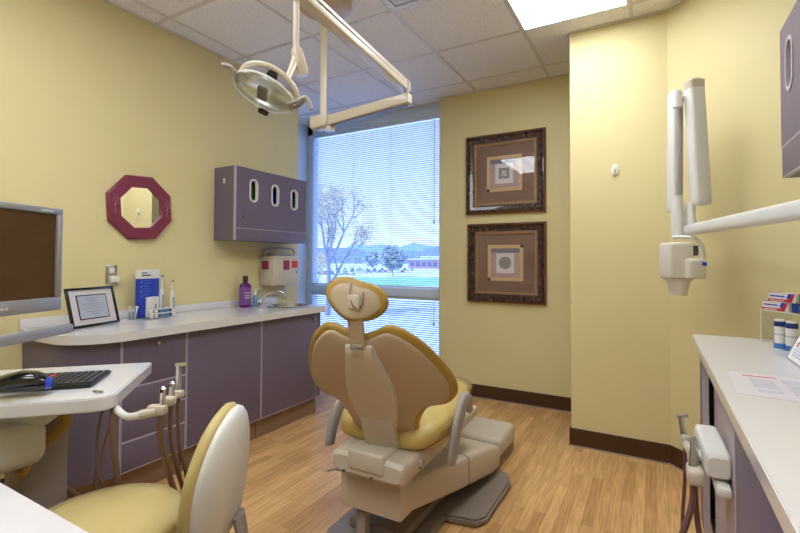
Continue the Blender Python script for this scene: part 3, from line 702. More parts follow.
# knuckle and yoke
K = V((PL.x, PL.y, 1.93)); HCn = V((-1.125, 1.075, 1.80))
bm = B(); barbox(bm, K + V((.0, 0, .02)), K + V((.012, .02, -.07)), .022, .016, .024, .022, 4); hub = t.part('yoke_hub', bm, 'lampbody')
A = (RR * .90 - UU * .42).normalized(); N = (-FF * .62 - UU * .75 + RR * .1); N = (N - A * N.dot(A)).normalized(); Bv = N.cross(A).normalized()
if Bv.z < 0: Bv = -Bv
hcx = cam_pt(264, 93, 1.50)
bm = B()
ypts = []
for k in range(13):
    a = math.radians(-12 + 204 * k / 12)
    ypts.append(hcx + A * (.105 * math.cos(a)) + Bv * (.078 * math.sin(a)) - N * .035)
tube(bm, ypts, .0095, 10, 3, (1.0, 1.3)); tube(bm, [K + V((.0, 0, -.015)), (K + ypts[4]) / 2 + V((0, 0, -.01)), ypts[4]], [.014, .011, .009], 10, 4)
t.part('yoke', bm, 'lampbody', hub)
# reflector pod: a shallow ellipsoidal bowl, open towards N
bm = B(); rings = []
for k in range(9):
    ph = math.radians(90 * k / 8); ra = math.cos(ph); dep = math.sin(ph)
    if k == 8: ra = .05
    rings.append([bm.verts.new(hcx + A * (.108 * ra * math.cos(q)) + Bv * (.060 * ra * math.sin(q)) - N * (.045 * dep)) for q in [2 * math.pi * j / 32 for j in range(32)]])
skin(bm, rings, cap=False); bm.faces.new(rings[-1]); pod = t.part('reflector', bm, 'satin')
bm = B(); rings = []
for ph_, ra in ((0, 1.0), (.006, 1.02), (.014, .95), (.022, .75), (.028, .4), (.030, .05)):
    rings.append([bm.verts.new(hcx + A * (.109 * ra * math.cos(q)) + Bv * (.061 * ra * math.sin(q)) + N * ph_) for q in [2 * math.pi * j / 32 for j in range(32)]])
skin(bm, rings, cap=False); t.part('lens', bm, 'lens', pod)
bm = B(); tube(bm, [hcx + A * (.110 * math.cos(q)) + Bv * (.062 * math.sin(q)) for q in [2 * math.pi * j / 32 for j in range(33)]], .0045, 8); t.part('rim', bm, 'white', pod)
fr3 = Matrix((A, Bv, N)).transposed().to_4x4()
bm = B(); box(bm, hcx + N * .008 + A * -.002, (.034, .045, .012), .003, fr3); t.part('bulb_shield', bm, 'brown_glass', pod)
bm = B(); box(bm, hcx - Bv * .066 + A * .008 + N * .01, (.036, .014, .016), .004, fr3); t.part('front_latch', bm, 'black', pod)
bm = B(); box(bm, hcx + Bv * .058 + A * .012 - N * .02, (.032, .028, .022), .005, fr3); t.part('switch_box', bm, 'black', pod)
for s, nm in ((-1, 0), (1, 1)):
    bm = B()
    if s < 0: pts = [cam_pt(236, 82, 1.49), cam_pt(235, 73, 1.47), cam_pt(230, 67, 1.46), cam_pt(222, 65, 1.46)]
    else: pts = [cam_pt(289, 104, 1.49), cam_pt(298, 101, 1.47), cam_pt(305, 98, 1.46), cam_pt(309, 103, 1.46), cam_pt(311, 110, 1.46)]
    tube(bm, pts, [.008] * len(pts), 10, 4); t.part('handle', bm, 'greyplastic', pod)
bm = B(); tube(bm, [cam_pt(289, 108, 1.5), cam_pt(298, 106, 1.5), cam_pt(304, 101, 1.47)], .007, 8, 3); t.part('side_pivot', bm, 'greyplastic', pod)

# ------------------------------------------------------------------ dental chair
CH = V((-1.0, 1.7, 0))
t = Thing('dental_chair', 'cream and yellow upholstered dental chair in the middle of the room, seen from behind', 'dental chair', CH)
# floor plate
pl = [(-1.28, 1.62), (-1.24, 1.56), (-.90, 1.56), (-.86, 1.60), (-.86, 1.96), (-.72, 1.99), (-.685, 2.04), (-.685, 2.44), (-.72, 2.52), (-.80, 2.56), (-1.22, 2.56), (-1.28, 2.50)]
bm = B(); prism(bm, [(x, y, 0.001) for x, y in pl], (0, 0, .035), .010); fp = t.part('floor_plate', bm, 'greybase')
bm = B(); bx(bm, -1.20, -.92, 1.66, 2.45, .034, .085, .015); t.part('plate_riser', bm, 'greybase', fp)
# lift arm cover: tapered housing from rear (high) to front (low)
bm = B()
secs = []
for y, z0, z1, w in ((1.575, .215, .325, .130), (1.59, .205, .335, .142), (2.0, .125, .285, .152), (2.40, .060, .225, .160), (2.50, .06, .19, .155), (2.53, .07, .17, .14)):
    secs.append(superring((-1.010 + .10 * (y - 1.60), y, (z0 + z1) / 2), (1, 0, 0), (0, 0, 1), w, (z1 - z0) / 2, 32, 7))
loft(bm, secs); t.part('lift_cover', bm, 'cream')
bm = B()
for y, z0, z1 in ((2.12, .1055, .2670),):
    loft(bm, [superring((-.958, yy, (z0 + z1) / 2), (1, 0, 0), (0, 0, 1), .1562, (z1 - z0) / 2 + .0012, 32, 7) for yy in (y, y + .004)])
t.part('cover_seam', bm, 'switch')
bm = B(); bx(bm, -1.163, -.872, 1.555, 1.66, .195, .338, .008); rb = t.part('rear_housing', bm, 'cream')
bm = B(); box(bm, (-1.09, 1.62, .10), (.05, .05, .13), .01); t.part('pivot_bracket', bm, 'greyplastic', rb)
bm = B(); tube(bm, [(-1.12, 1.57, .335), (-1.19, 1.545, .340), (-1.215, 1.53, .332)], .006, 8); t.part('release_lever', bm, 'greyplastic', rb)
# front block
bm = B(); bx(bm, -1.10, -.795, 2.60, 2.95, .055, .175, .035, 4); fb = t.part('front_pedal_block', bm, 'cream')
bm = B(); bx(bm, -1.09, -.805, 2.61, 2.94, .001, .06, .012); t.part('block_skirt', bm, 'greybase', fb)
# seat carriage
bm = B()
loft(bm, [superring((-.985, y, z), (1, 0, 0), (0, 0, 1), w, h, 32, 6) for y, z, w, h in ((1.475, .415, .155, .03), (1.49, .415, .168, .044), (1.70, .425, .170, .05), (1.95, .43, .17, .045), (2.3, .43, .16, .03))])
car = t.part('seat_carriage', bm, 'cream')
bm = B(); cyl(bm, (-.82, 1.62, .415), (-.805, 1.62, .415), .022, .018, 16); t.part('side_cap', bm, 'greyplastic', car)
for x in (-1.08, -.95):
    bm = B(); cyl(bm, (x, 1.466, .39), (x, 1.460, .39), .006, .006, 8); t.part('screw_cap', bm, 'switch', car)
# seat + legrest cushion
def cring(y, z, w, h): return superring((-1.0 - .10 * (y - 1.6), y, z), (1, 0, 0), (0, 0, 1), w, h, 36, 3.2)
bm = B(); loft(bm, [cring(*a) for a in ((1.58, .50, .16, .02), (1.60, .505, .20, .045), (1.66, .515, .235, .060), (1.80, .52, .25, .062), (1.95, .515, .25, .058), (2.05, .51, .235, .050), (2.10, .505, .22, .045), (2.16, .505, .21, .05), (2.4, .49, .17, .05), (2.56, .465, .140, .048), (2.63, .45, .125, .035), (2.65, .445, .08, .015))])
seat = t.part('seat_cushion', bm, 'yellow', angle=60)
bm = B()
for zz, k in ((.535, 0), (.495, 1)):
    side = [( -1.0 - .10 * (y - 1.6) + (w + .0) * .985, y, zz + .02 * math.sin(3 * y)) for y, w in ((1.64, .222), (1.72, .243), (1.80, .25), (1.9, .25), (2.0, .243), (2.08, .225))]
    tube(bm, side, .006, 6, 3)
t.part('cushion_piping', bm, 'gold_rim', seat)
bm = B(); loft(bm, [superring((-1.0 - .10 * (y - 1.6), y, z), (1, 0, 0), (0, 0, 1), w, h, 28, 3) for y, z, w, h in ((2.42, .495, .170, .045), (2.56, .470, .146, .056), (2.64, .450, .130, .045), (2.665, .445, .08, .02))])
t.part('toe_cover', bm, 'acrylic', seat, 'clear plastic toe cover')
# backrest (symmetric, wrapped wings)
BO = V((-.972, 1.608, .492)); PSI = .204; TAU = math.radians(32.5); CURL = .641; HPSI = .50
def bk(u, v, w):
    w = w + CURL * u * u
    fy = -math.sin(TAU) * v + w * math.cos(TAU); zz = math.cos(TAU) * v + w * math.sin(TAU)
    return BO + V((u * math.cos(PSI) - fy * math.sin(PSI), u * math.sin(PSI) + fy * math.cos(PSI), zz))
us = [.055, .124, .206, .266, .306, .310, .275, .205, .168, .145, .132]
vs = [.560, .584, .512, .408, .305, .228, .184, .178, .130, .072, .030]
half = list(zip(us, vs))
loop = [(0, .542)] + half + [(0, .0)] + [(-u, v) for u, v in half[::-1]]
OUT = catmull([(u, v, 0) for u, v in loop], 4, True)
CV = .30; CS = .355
def pillow(bm, out, prof, mp):
    rr = [[bm.verts.new(mp(p.x * s, cvv + (p.y - cvv) * s, w)) for p in out] for s, w, cvv in prof]
    skin(bm, rr, cap=False); bm.faces.new(rr[0][::-1]); bm.faces.new(rr[-1])
bm = B(); pillow(bm, OUT, [(.02, .000, CV), (.5, .0, CV), (.9, .0, CV), (.955, .002, CV), (.985, .006, CV), (1.0, .014, CV), (.995, .022, CV), (.965, .032, CV), (.90, .040, CV), (.7, .048, CV), (.4, .050, CV), (.02, .050, CV)], bk)
bkc = t.part('backrest_cushion', bm, 'gold_rim', angle=60)
bm = B(); pillow(bm, OUT, [(.02, .052, CV), (.4, .052, CV), (.70, .050, CV), (.88, .043, CV), (.95, .036, CV), (.962, .034, CV), (.6, .03, CV), (.02, .03, CV)], bk)
t.part('backrest_upholstery', bm, 'yellow', bkc, 'yellow front upholstery', 60)
bm = B(); pillow(bm, OUT, [(.02, .006, CV), (.5, .006, CS), (.905, .006, CS), (.915, -.002, CS), (.905, -.008, CS), (.875, -.012, CS), (.6, -.016, CV), (.3, -.018, CV), (.02, -.018, CV)], bk)
shell = t.part('backrest_shell', bm, 'creamdk', angle=60)
bm = B(); pillow(bm, OUT, [(.935, .0, CV), (.935, -.004, CV), (.915, -.0065, CV), (.905, -.004, CV), (.91, .0, CV)], bk)
# spine panel on the shell
spl = [(.045, .520), (.055, .505), (.092, .34), (.098, .26), (.085, .17), (.062, .07), (.055, .04)]
spo = [(0, .526)] + spl + [(0, .04)] + [(-u, v) for u, v in spl[::-1]]
bm2 = bm; bm2.free()
SP = catmull([(u, v, 0) for u, v in spo], 3, True)
bm = B(); pillow(bm, SP, [(.02, -.01, .28), (1.0, -.010, .28), (1.0, -.026, .28), (.95, -.036, .28), (.8, -.040, .28), (.4, -.042, .28), (.02, -.042, .28)], bk)
t.part('spine_panel', bm, 'cream', shell, angle=40)
# lower post bridging backrest and carriage
def bpt(u, v, w): return bk(u, v, w)
bm = B(); sec = []
for v, w, hw, hd in ((.16, -.030, .070, .012), (.08, -.034, .070, .016), (.0, -.034, .068, .018), (-.05, -.025, .068, .02)):
    c0 = bk(0, v, w); sec.append(superring(c0, (math.cos(PSI), math.sin(PSI), 0), V((-math.sin(PSI), math.cos(PSI), .3)).normalized(), hw, hd, 24, 7))
loft(bm, sec); t.part('back_post', bm, 'cream', label='broad cream post carrying the backrest')
bm = B(); bx(bm, -1.07, -.90, 1.468, 1.64, .40, .478, .012, 3); t.part('post_socket', bm, 'cream')
# headrest
bm = B(); sec = []
for v, w, hw, hd in ((.49, -.030, .030, .010), (.54, -.018, .029, .010), (.60, .0, .028, .010), (.675, .026, .026, .009)):
    sec.append(superring(bk(0, v, w), (math.cos(PSI), math.sin(PSI), 0), V((-math.sin(PSI) * .8, math.cos(PSI) * .8, .5)).normalized(), hw, hd, 20, 6))
loft(bm, sec); hst = t.part('headrest_stem', bm, 'creamdk')
bm = B(); box(bm, bk(0, .530, -.03), (.045, .014, .02), .003, Matrix.Rotation(PSI, 4, 'Z')); t.part('stem_clasp', bm, 'steel', hst)
HO = bk(0, .678, .045) 
hroll = math.radians(-17); HT = math.radians(12)
def hk(u, v, w):
    uu = u * math.cos(hroll) - v * math.sin(hroll); vv = u * math.sin(hroll) + v * math.cos(hroll)
    fy = math.sin(HT) * vv + w * math.cos(HT) + .9 * u * u * 1.0; zz = math.cos(HT) * vv - w * math.sin(HT)
    return HO + V((uu * math.cos(HPSI) - fy * math.sin(HPSI), uu * math.sin(HPSI) + fy * math.cos(HPSI), zz))
hh = [(.045, .070), (.088, .056), (.113, .022), (.108, -.014), (.080, -.046), (.035, -.070)]
HOUT = catmull([(u, v, 0) for u, v in [(0, .068)] + hh + [(0, -.078)] + [(-u, v) for u, v in hh[::-1]]], 4, True)
bm = B(); pillow(bm, HOUT, [(.02, -.004, 0), (.8, -.004, 0), (.95, .0, 0), (1.0, .012, 0), (1.0, .030, 0), (.95, .042, 0), (.8, .050, 0), (.4, .054, 0), (.02, .054, 0)], hk)
hc_ = t.part('headrest_cushion', bm, 'gold_rim', angle=60)
bm = B(); pillow(bm, HOUT, [(.02, .0, -.045), (.76, .0, -.045), (.79, -.006, -.045), (.74, -.010, -.045), (.5, -.012, -.045), (.02, -.012, -.045)], hk); t.part('headrest_shell', bm, 'creamdk', hc_, angle=60)
bm = B(); tube(bm, [hk(-.030, .045, -.012), hk(-.018, .0, -.022), hk(.01, -.03, -.026), hk(.03, -.015, -.016), hk(.02, .03, -.012)], .0028, 8, 4); t.part('headrest_lever', bm, 'greybase', hc_)
bm = B(); box(bm, hk(0, -.012, -.018), (.045, .018, .05), .006, Matrix.Rotation(PSI, 4, 'Z')); t.part('headrest_bracket', bm, 'cream', hc_)
# armrests (paddles hanging from the seat sides)
def armrest(x, pts, ws):
    bm = B(); rr = []
    P = catmull([(x + dx, y, z) for dx, y, z in pts], 4); W = []
    for i in range(len(P)):
        f_ = i / 4; k = min(int(f_), len(ws) - 2); W.append(ws[k] + (ws[k + 1] - ws[k]) * min(1, f_ - k))
    for i, p in enumerate(P):
        d_ = (P[min(i + 1, len(P) - 1)] - P[max(i - 1, 0)]).normalized(); a_ = V((1, 0, 0)); b_ = d_.cross(a_).normalized()
        sc = .55 if i in (0, len(P) - 1) else 1
        rr.append(superring(p, a_, b_, .016 * sc, W[i] * sc, 18, 2.6))
    loft(bm, rr); return t.part('armrest', bm, 'greyplastic', angle=60)
armrest(-.745, [(0, 1.97, .53), (0, 1.955, .59), (0, 1.90, .60), (0, 1.845, .54), (0, 1.80, .47), (0, 1.765, .40), (0, 1.755, .37)], [.020, .028, .036, .038, .038, .036, .024])
armrest(-1.30, [(0, 1.86, .50), (0, 1.84, .56), (0, 1.79, .575), (0, 1.72, .54), (0, 1.68, .47), (0, 1.655, .405), (0, 1.65, .38)], [.018, .024, .030, .032, .032, .030, .022])
bm = B(); cyl(bm, (-.84, 1.93, .47), (-.76, 1.95, .53), .012, .012, 12); cyl(bm, (-1.2, 1.83, .47), (-1.29, 1.84, .51), .012, .012, 12); t.part('armrest_pivots', bm, 'greyplastic')

# ------------------------------------------------------------------ stool
SX, SY = -1.35, .71
t = Thing('operator_stool', 'yellow round-seat stool with white shell backrest in the foreground', 'stool', (SX, SY, 0))
bm = B(); lathe(bm, [(.001, .435), (.17, .435), (.195, .45), (.205, .475), (.195, .498), (.15, .508), (.001, .512)], (SX, SY, 0), 40); t.part('seat', bm, 'tan', angle=60)
bm = B(); cyl(bm, (SX, SY, .08), (SX, SY, .435), .022, .03, 16); t.part('gas_column', bm, 'chrome')
for k in range(5):
    a = k * 2 * math.pi / 5 + .5; bm = B(); e = (SX + .25 * math.cos(a), SY + .25 * math.sin(a))
    tube(bm, [(SX, SY, .11), (e[0], e[1], .075)], [.025, .016], 10); lg = t.part('leg', bm, 'greyplastic')
    bm = B(); box(bm, (e[0], e[1], .026), (.045, .025, .05), .01, a); t.part('caster', bm, 'black', lg)
# backrest
bc = V((-1.075, .895, .595)); nf = V((-.87, -.50, 0)).normalized(); wv = V((-.5, .87, 0)).normalized()
def sk(u, v, w):
    w2 = w + .9 * u * u - .10 * v; return bc + wv * u + V((0, 0, v)) + nf * w2
sh = [(.06, .198), (.115, .155), (.158, .07), (.168, -.03), (.15, -.12), (.10, -.17)]
SO = catmull([(u, v, 0) for u, v in [(0, .212)] + sh + [(0, -.18)] + [(-u, v) for u, v in sh[::-1]]], 5, True)
bm = B(); pillow(bm, SO, [(.02, .004, 0), (.9, .004, 0), (.97, .008, 0), (1, .018, 0), (.99, .030, 0), (.93, .040, 0), (.7, .048, 0), (.02, .05, 0)], sk); bp_ = t.part('backrest_pad', bm, 'tan', angle=60)
bm = B(); pillow(bm, SO, [(.02, .006, 0), (.94, .008, 0), (.965, .0, 0), (.95, -.010, 0), (.88, -.022, 0), (.7, -.034, 0), (.4, -.042, 0), (.02, -.044, 0)], sk); t.part('backrest_shell', bm, 'white', bp_, angle=60)
bm = B(); tube(bm, [V((SX, SY, .425)) - nf * .08, bc - nf * .0 + V((0, 0, -.20)) - nf * .02, bc - nf * .035 + V((0, 0, -.10))], [.014, .016, .016], 10, 5, (2, 1)); t.part('back_bracket', bm, 'greyplastic')

# ------------------------------------------------------------------ desk (bottom left)
t = Thing('side_desk', 'white desk top corner cropped at the bottom left of the photo', 'desk', (-1.2, .1, 0))
bm = B(); bx(bm, -2.1, -.50, -.30, .452, .685, .72, .006); t.part('desk_top', bm, 'counter')
bm = B(); bx(bm, -2.05, -.56, -.27, .28, .10, .684); t.part('cabinet', bm, 'purple')
bm = B(); bx(bm, -2.05, -.56, -.25, .24, 0, .10); t.part('toe_kick', bm, 'toekick')

# ------------------------------------------------------------------ assistant cart
e1 = V((.700, .714, 0)); e2 = V((.714, -.700, 0)); PB = V((-1.808, 1.126, 0))
t = Thing('assistant_cart', 'white tray cart with hose holders in front of the purple drawers', 'cart', (-1.86, .80, 0))
def q(a, b, z): p = PB - e1 * a + e2 * b; return V((p.x, p.y, z))
pts = []
for (ca, cb, a0) in ((.03, .03, None), (.055, .485 - .055, None)): pass
def corner(a, b, r, sa, sb):
    out = []
    for k in range(7):
        th = math.pi / 2 * k / 6; out.append((a + sa * r * (1 - math.cos(th)) if False else a, b))
    return out
def rr_outline(L_, W_, r1, r2):
    pts = [(L_, 0)]
    for k in range(7):
        th = math.pi / 2 * k / 6; pts.append((r1 - r1 * math.sin(th), r1 - r1 * math.cos(th)))
    for k in range(9):
        th = math.pi / 2 * k / 8; pts.append((r2 - r2 * math.cos(th), W_ - r2 + r2 * math.sin(th)))
    pts.append((L_, W_)); return pts
bm = B(); prism(bm, [q(a, b, .757) for a, b in rr_outline(.80, .50, .02, .06)], (0, 0, .043), .004); top = t.part('tray_top', bm, 'counter')
bm = B(); tube(bm, [q(.07, .43, .803), q(.055, .445, .804), q(.04, .448, .803)], .006, 8); t.part('cup_clip', bm, 'steel', top)
bm = B(); box(bm, q(.36, .24, .715), (.26, .20, .08), .02, math.radians(45)); bx(bm, -2.02, -1.74, .48, .74, .55, .70, .045, 4); t.part('housing', bm, 'white')
bm = B(); bx(bm, -1.98, -1.84, .70, .84, .05, .68, .012); t.part('pedestal', bm, 'greyplastic')
bm = B(); bx(bm, -2.10, -1.74, .60, .94, .0, .05, .015); t.part('foot', bm, 'greybase')
bm = B(); tube(bm, [(-1.80, .78, .74), (-1.78, .80, .66), (-1.83, .74, .58), (-1.80, .68, .52)], [.016, .02, .02, .016], 10, 5); t.part('tan_tube', bm, 'gold_rim')
bm = B(); prism(bm, [(-1.795, .70, .74), (-1.76, .735, .74), (-1.80, .70, .60), (-1.83, .66, .56), (-1.84, .66, .60)], (.012, .012, 0)); t.part('bracket', bm, 'white')
# holder arm and blocks
bm = B(); tube(bm, [(-1.56, .84, .752), (-1.50, .815, .748), (-1.43, .80, .742), (-1.385, .80, .745), (-1.345, .82, .757)], .011, 10, 5); ha = t.part('holder_arm', bm, 'white')
bm = B(); tube(bm, [(-1.345, .80, .757), (-1.31, .83, .765)], .014, 10); box(bm, (-1.315, .835, .768), (.055, .03, .030), .008, math.radians(30)); box(bm, (-1.345, .89, .775), (.04, .04, .026), .008, math.radians(30)); box(bm, (-1.375, .945, .778), (.035, .03, .026), .008, math.radians(30))
tube(bm, [(-1.33, .85, .77), (-1.38, .95, .776)], .009, 8); t.part('holder_block', bm, 'cream', ha)
for (x, y, z0, z1, head) in ((-1.305, .845, .765, .822, 0), (-1.350, .905, .775, .818, 0), (-1.382, .95, .775, .872, 1)):
    bm = B(); cyl(bm, (x, y, z0), (x, y, z1), .011, .008, 12)
    if head: cyl(bm, (x - .008, y - .004, z1), (x + .025, y + .012, z1 + .004), .007, .006, 10)
    else: lathe(bm, [(.001, z1 - .002), (.009, z1 - .002), (.010, z1 + .008), (.003, z1 + .016), (.001, z1 + .016)], (x, y, 0), 12)
    t.part('handpiece', bm, 'chrome', ha)
for pts, r in (([(-1.305, .845, .765), (-1.32, .85, .68), (-1.40, .93, .53), (-1.47, 1.0, .35), (-1.6, .95, .2), (-1.9, .85, .3)], .0105),
               ([(-1.350, .905, .77), (-1.36, .91, .65), (-1.42, .98, .5), (-1.5, 1.05, .33), (-1.7, 1.0, .22), (-1.9, .86, .25)], .0075),
               ([(-1.382, .95, .77), (-1.39, .96, .62), (-1.43, 1.02, .46), (-1.55, 1.1, .3), (-1.75, 1.02, .2), (-1.92, .87, .22)], .0065)):
    bm = B(); tube(bm, pts, r, 8, 6); t.part('hose', bm, 'hose')
for pts, r in (([(-1.50, .81, .757), (-1.492, .80, .68), (-1.520, .835, .5), (-1.62, .9, .3), (-1.88, .84, .4)], .010),
               ([(-1.57, .82, .757), (-1.575, .80, .66), (-1.572, .80, .54), (-1.61, .84, .42), (-1.9, .83, .35)], .005),
               ([(-1.545, .835, .757), (-1.55, .82, .66), (-1.585, .80, .52), (-1.64, .82, .40), (-1.9, .82, .32)], .005)):
    bm = B(); tube(bm, pts, r, 8, 6); t.part('hose', bm, 'hose')
# keyboard: long side along e1, short side along e2
t = Thing('keyboard', 'black computer keyboard lying on the white cart tray', 'keyboard', q(.32, .27, .801), math.atan2(e1.y, e1.x), local=True)
KW, KD = .44, .20
bm = B(); bx(bm, -KW / 2, KW / 2, -KD / 2, KD / 2, 0, .012, .004); kb_ = t.part('case', bm, 'black')
bk1, bk2 = B(), B()
for r_ in range(6):
    for c in range(20):
        x = -KW / 2 + .014 + c * .0212; y = -KD / 2 + .016 + r_ * .0295
        red = (c in (2, 4, 5, 7, 8) and r_ in (1, 2, 3)) or (c == 9 and r_ == 1) or (c == 12 and r_ == 4)
        bx(bk2 if red else bk1, x, x + .0178, y, y + .0235, .011, .017, .002, 1)
t.part('keys', bk1, 'key', kb_); t.part('red_keys', bk2, 'keyred', kb_, 'red key caps')
# mouse
mp_ = V((-1.690, .640, .8185))
t = Thing('computer_mouse', 'black computer mouse with blue front resting on the keyboard', 'mouse', mp_, math.radians(52), local=True)
bm = B(); loft(bm, [superring((x, 0, z), (0, 1, 0), (0, 0, 1), w, h, 24, 2.5) for x, z, w, h in ((-.080, .014, .016, .012), (-.074, .018, .026, .017), (-.045, .027, .036, .027), (0, .031, .038, .0315), (.035, .028, .036, .028), (.058, .021, .031, .0205), (.070, .015, .022, .0135), (.074, .012, .010, .006))]); t.part('shell', bm, 'black_gloss', angle=60)
bm = B(); loft(bm, [superring((x, 0, z), (0, 1, 0), (0, 0, 1), w, h, 24, 2.5) for x, z, w, h in ((.064, .0186, .0284, .0186), (.068, .0165, .0250, .0160), (.0715, .0148, .0215, .0135), (.0752, .0122, .0110, .007))]); t.part('blue_nose', bm, 'blueacc', None, 'blue front of the mouse', 60)

# monitor
mr = V((-1.752, .768, 0)); md = V((.40, -.917, 0)).normalized(); mn = V((md.y, -md.x, 0)) * -1
if mn.x < 0: mn = -mn
MW, Z0, Z1 = .43, 1.052, 1.392
t = Thing('computer_monitor', 'silver computer monitor with dark screen at the left edge of the photo', 'monitor', mr + V((0, 0, Z0)))
def mb(bm, a0, a1, z0, z1, d0, d1, bev=0):
    tb = B(); bx(tb, a0, a1, d0, d1, z0, z1, bev)
    mt = Matrix(((md.x, mn.x, 0, mr.x), (md.y, mn.y, 0, mr.y), (0, 0, 1, 0), (0, 0, 0, 1)))
    merge(bm, tb, mt)
bm = B(); b_ = .022
mb(bm, 0, MW, Z1 - .020, Z1, -.03, 0, .004); mb(bm, 0, b_, Z0 + .044, Z1 - .020, -.03, 0, .004); mb(bm, MW - b_, MW, Z0 + .044, Z1 - .020, -.03, 0, .004); mb(bm, 0, MW, Z0, Z0 + .044, -.03, .001, .006)
bz = t.part('bezel', bm, 'silver')
bm = B(); mb(bm, .005, MW - .005, Z0 + .01, Z1 - .005, -.06, -.028, .012); t.part('rear_case', bm, 'greyplastic')
bm = B(); mb(bm, b_ - .001, MW - b_, Z0 + .043, Z1 - .019, -.02, -.008); t.part('screen', bm, 'screen')
bm = B()
for k in range(6): mb(bm, .19 + .014 * k, .199 + .014 * k, Z0 + .018, Z0 + .024, .001, .0018)
mb(bm, .04, .085, Z1 - .013, Z1 - .008, 0, .0008)
t.part('bezel_marks', bm, 'white', bz)
bm = B(); A_ = V((-1.765, .80, .985)); C_ = V((-1.44, .18, .985)); barbox(bm, A_, C_, .014, .016, .016, .018, 4); t.part('support_arm', bm, 'silver')
bm = B(); p = mr + md * .215 - mn * .05; tube(bm, [(p.x, p.y, 1.15), (p.x - .03, p.y, 1.05), (p.x + .0, p.y, .99)], .018, 10, 3)
tube(bm, [(C_.x - .02, C_.y + .04, .985), (C_.x - .1, C_.y, .85), (C_.x - .1, C_.y, .721)], .02, 12, 4); t.part('monitor_mount', bm, 'silver')

# ------------------------------------------------------------------ x-ray unit
t = Thing('x_ray_unit', 'white wall-mounted dental x-ray machine with folded arm in the corner', 'x-ray machine', (.12, 2.73, 1.0))
Hd = V((.157, 2.73, 1.385))
Rw = V((.60, 1.05, 1.385))
bm = B(); barbox(bm, Hd + V((-.02, .03, 0)), Rw, .028, .026, .034, .034, 3.5); t.part('extension_arm', bm, 'white')
bm = B(); bx(bm, XR - .05, XR, .80, 1.05, 1.25, 1.55, .01); tube(bm, [(.60, 1.06, 1.385), (.76, .93, 1.385)], .03, 14); t.part('wall_bracket', bm, 'white')
bm = B(); lathe(bm, [(.001, 1.38), (.030, 1.38), (.030, 1.43), (.024, 1.445), (.022, 1.53), (.001, 1.53)], (.160, 2.735, 0), 20); t.part('pivot', bm, 'white')
U0 = cam_pt(707, 202, 2.28); U1 = cam_pt(692, 84, 2.30)
def link_arm(bm, a, b, w, dpt):
    a, b = V(a), V(b); dn = (b - a).normalized(); s = V((.87, .49, 0)); s = (s - dn * s.dot(dn)).normalized(); u = dn.cross(s)
    L_ = (b - a).length
    loft(bm, [superring(a + dn * k, s, u, w * sc, dpt * sc, 24, 5) for k, sc in ((0, .7), (.01, .93), (.03, 1), (L_ - .05, .95), (L_ - .015, .9), (L_, .6))])
bm = B(); link_arm(bm, cam_pt(701, 206, 2.28), cam_pt(693.5, 80, 2.28), .040, .036); ua = t.part('upper_link', bm, 'white')
bm = B(); link_arm(bm, cam_pt(694, 88, 2.28), cam_pt(693.4, 79.5, 2.28), .0405, .0365); t.part('end_cap', bm, 'cream', ua)
bm = B(); link_arm(bm, cam_pt(674.5, 213, 2.38), cam_pt(675, 91, 2.38), .028, .034); la = t.part('lower_link', bm, 'white')
bm = B(); link_arm(bm, cam_pt(679.5, 196, 2.34), cam_pt(680, 94, 2.34), .013, .012); t.part('link_channel', bm, 'greyplastic', la)
bm = B(); tube(bm, [cam_pt(679, 101, 2.33), cam_pt(690, 95, 2.30)], .017, 12); tube(bm, [cam_pt(677, 108, 2.31), cam_pt(677, 93, 2.31)], .022, 12); t.part('elbow', bm, 'white')
bm = B(); tube(bm, [cam_pt(676.5, 196, 2.31), cam_pt(677.5, 215, 2.31), cam_pt(678, 236, 2.31)], [.022, .03, .026], 16, 3); t.part('swivel', bm, 'white')
bm = B(); pts = [cam_pt(674, 237.5, 2.30), cam_pt(684, 237, 2.26), cam_pt(695, 239, 2.22), cam_pt(702, 247, 2.2), cam_pt(703.5, 258, 2.2), cam_pt(701, 265, 2.2)]
tube(bm, pts, [.014, .014, .015, .016, .016, .013], 12, 5, (1.5, .6)); t.part('yoke', bm, 'white')
hx = V((.87, .49, 0)); hn_ = V((-.49, .87, 0)); hz = V((0, 0, 1))
hm = Matrix((hx, hn_, hz)).transposed().to_4x4()
c = cam_pt(676, 261, 2.24)
bm = B(); box(bm, c, (.120, .10, .180), .014, hm, 3); hd = t.part('tube_head', bm, 'offwhite')
bm = B(); box(bm, cam_pt(692, 269, 2.2), (.085, .09, .100), .012, hm, 3); t.part('side_housing', bm, 'offwhite', hd)
bm = B(); c2 = cam_pt(678.3, 279, 2.24); mt = hm
lathe(bm, [(.001, 0), (.066, 0), (.048, -.022), (.044, -.05), (.038, -.066), (.038, -.082), (.001, -.082)], c2, 24, mtx=hm.to_3x3().to_4x4()); t.part('cone', bm, 'offwhite', hd)
bm = B(); tube(bm, [cam_pt(698, 263, 2.17), cam_pt(706, 265, 2.17)], .012, 12); t.part('knob', bm, 'white', hd)
bm = B(); tube(bm, [cam_pt(702, 263.5, 2.155), cam_pt(706, 264.5, 2.155)], .009, 10); t.part('blue_cap', bm, 'blueacc', hd, 'blue knob cap')
bm = B(); box(bm, cam_pt(693, 251, 2.25), (.025, .05, .05), .004, hm); t.part('dial', bm, 'switch', hd)

# ------------------------------------------------------------------ right counter
RZ = .90; RX = .145; RYE = 2.42; FX = .170
t = Thing('worktop', 'white worktop along the right wall under the toothpaste display', 'worktop', (.47, 1.3, RZ - .035))
bm = B(); prism(bm, [(RX, -.4, RZ - .035), (XR - .002, -.4, RZ - .035), (XR - .002, RYE, RZ - .035), (RX, RYE, RZ - .035)], (0, 0, .035), .002); t.part('slab', bm, 'counter')
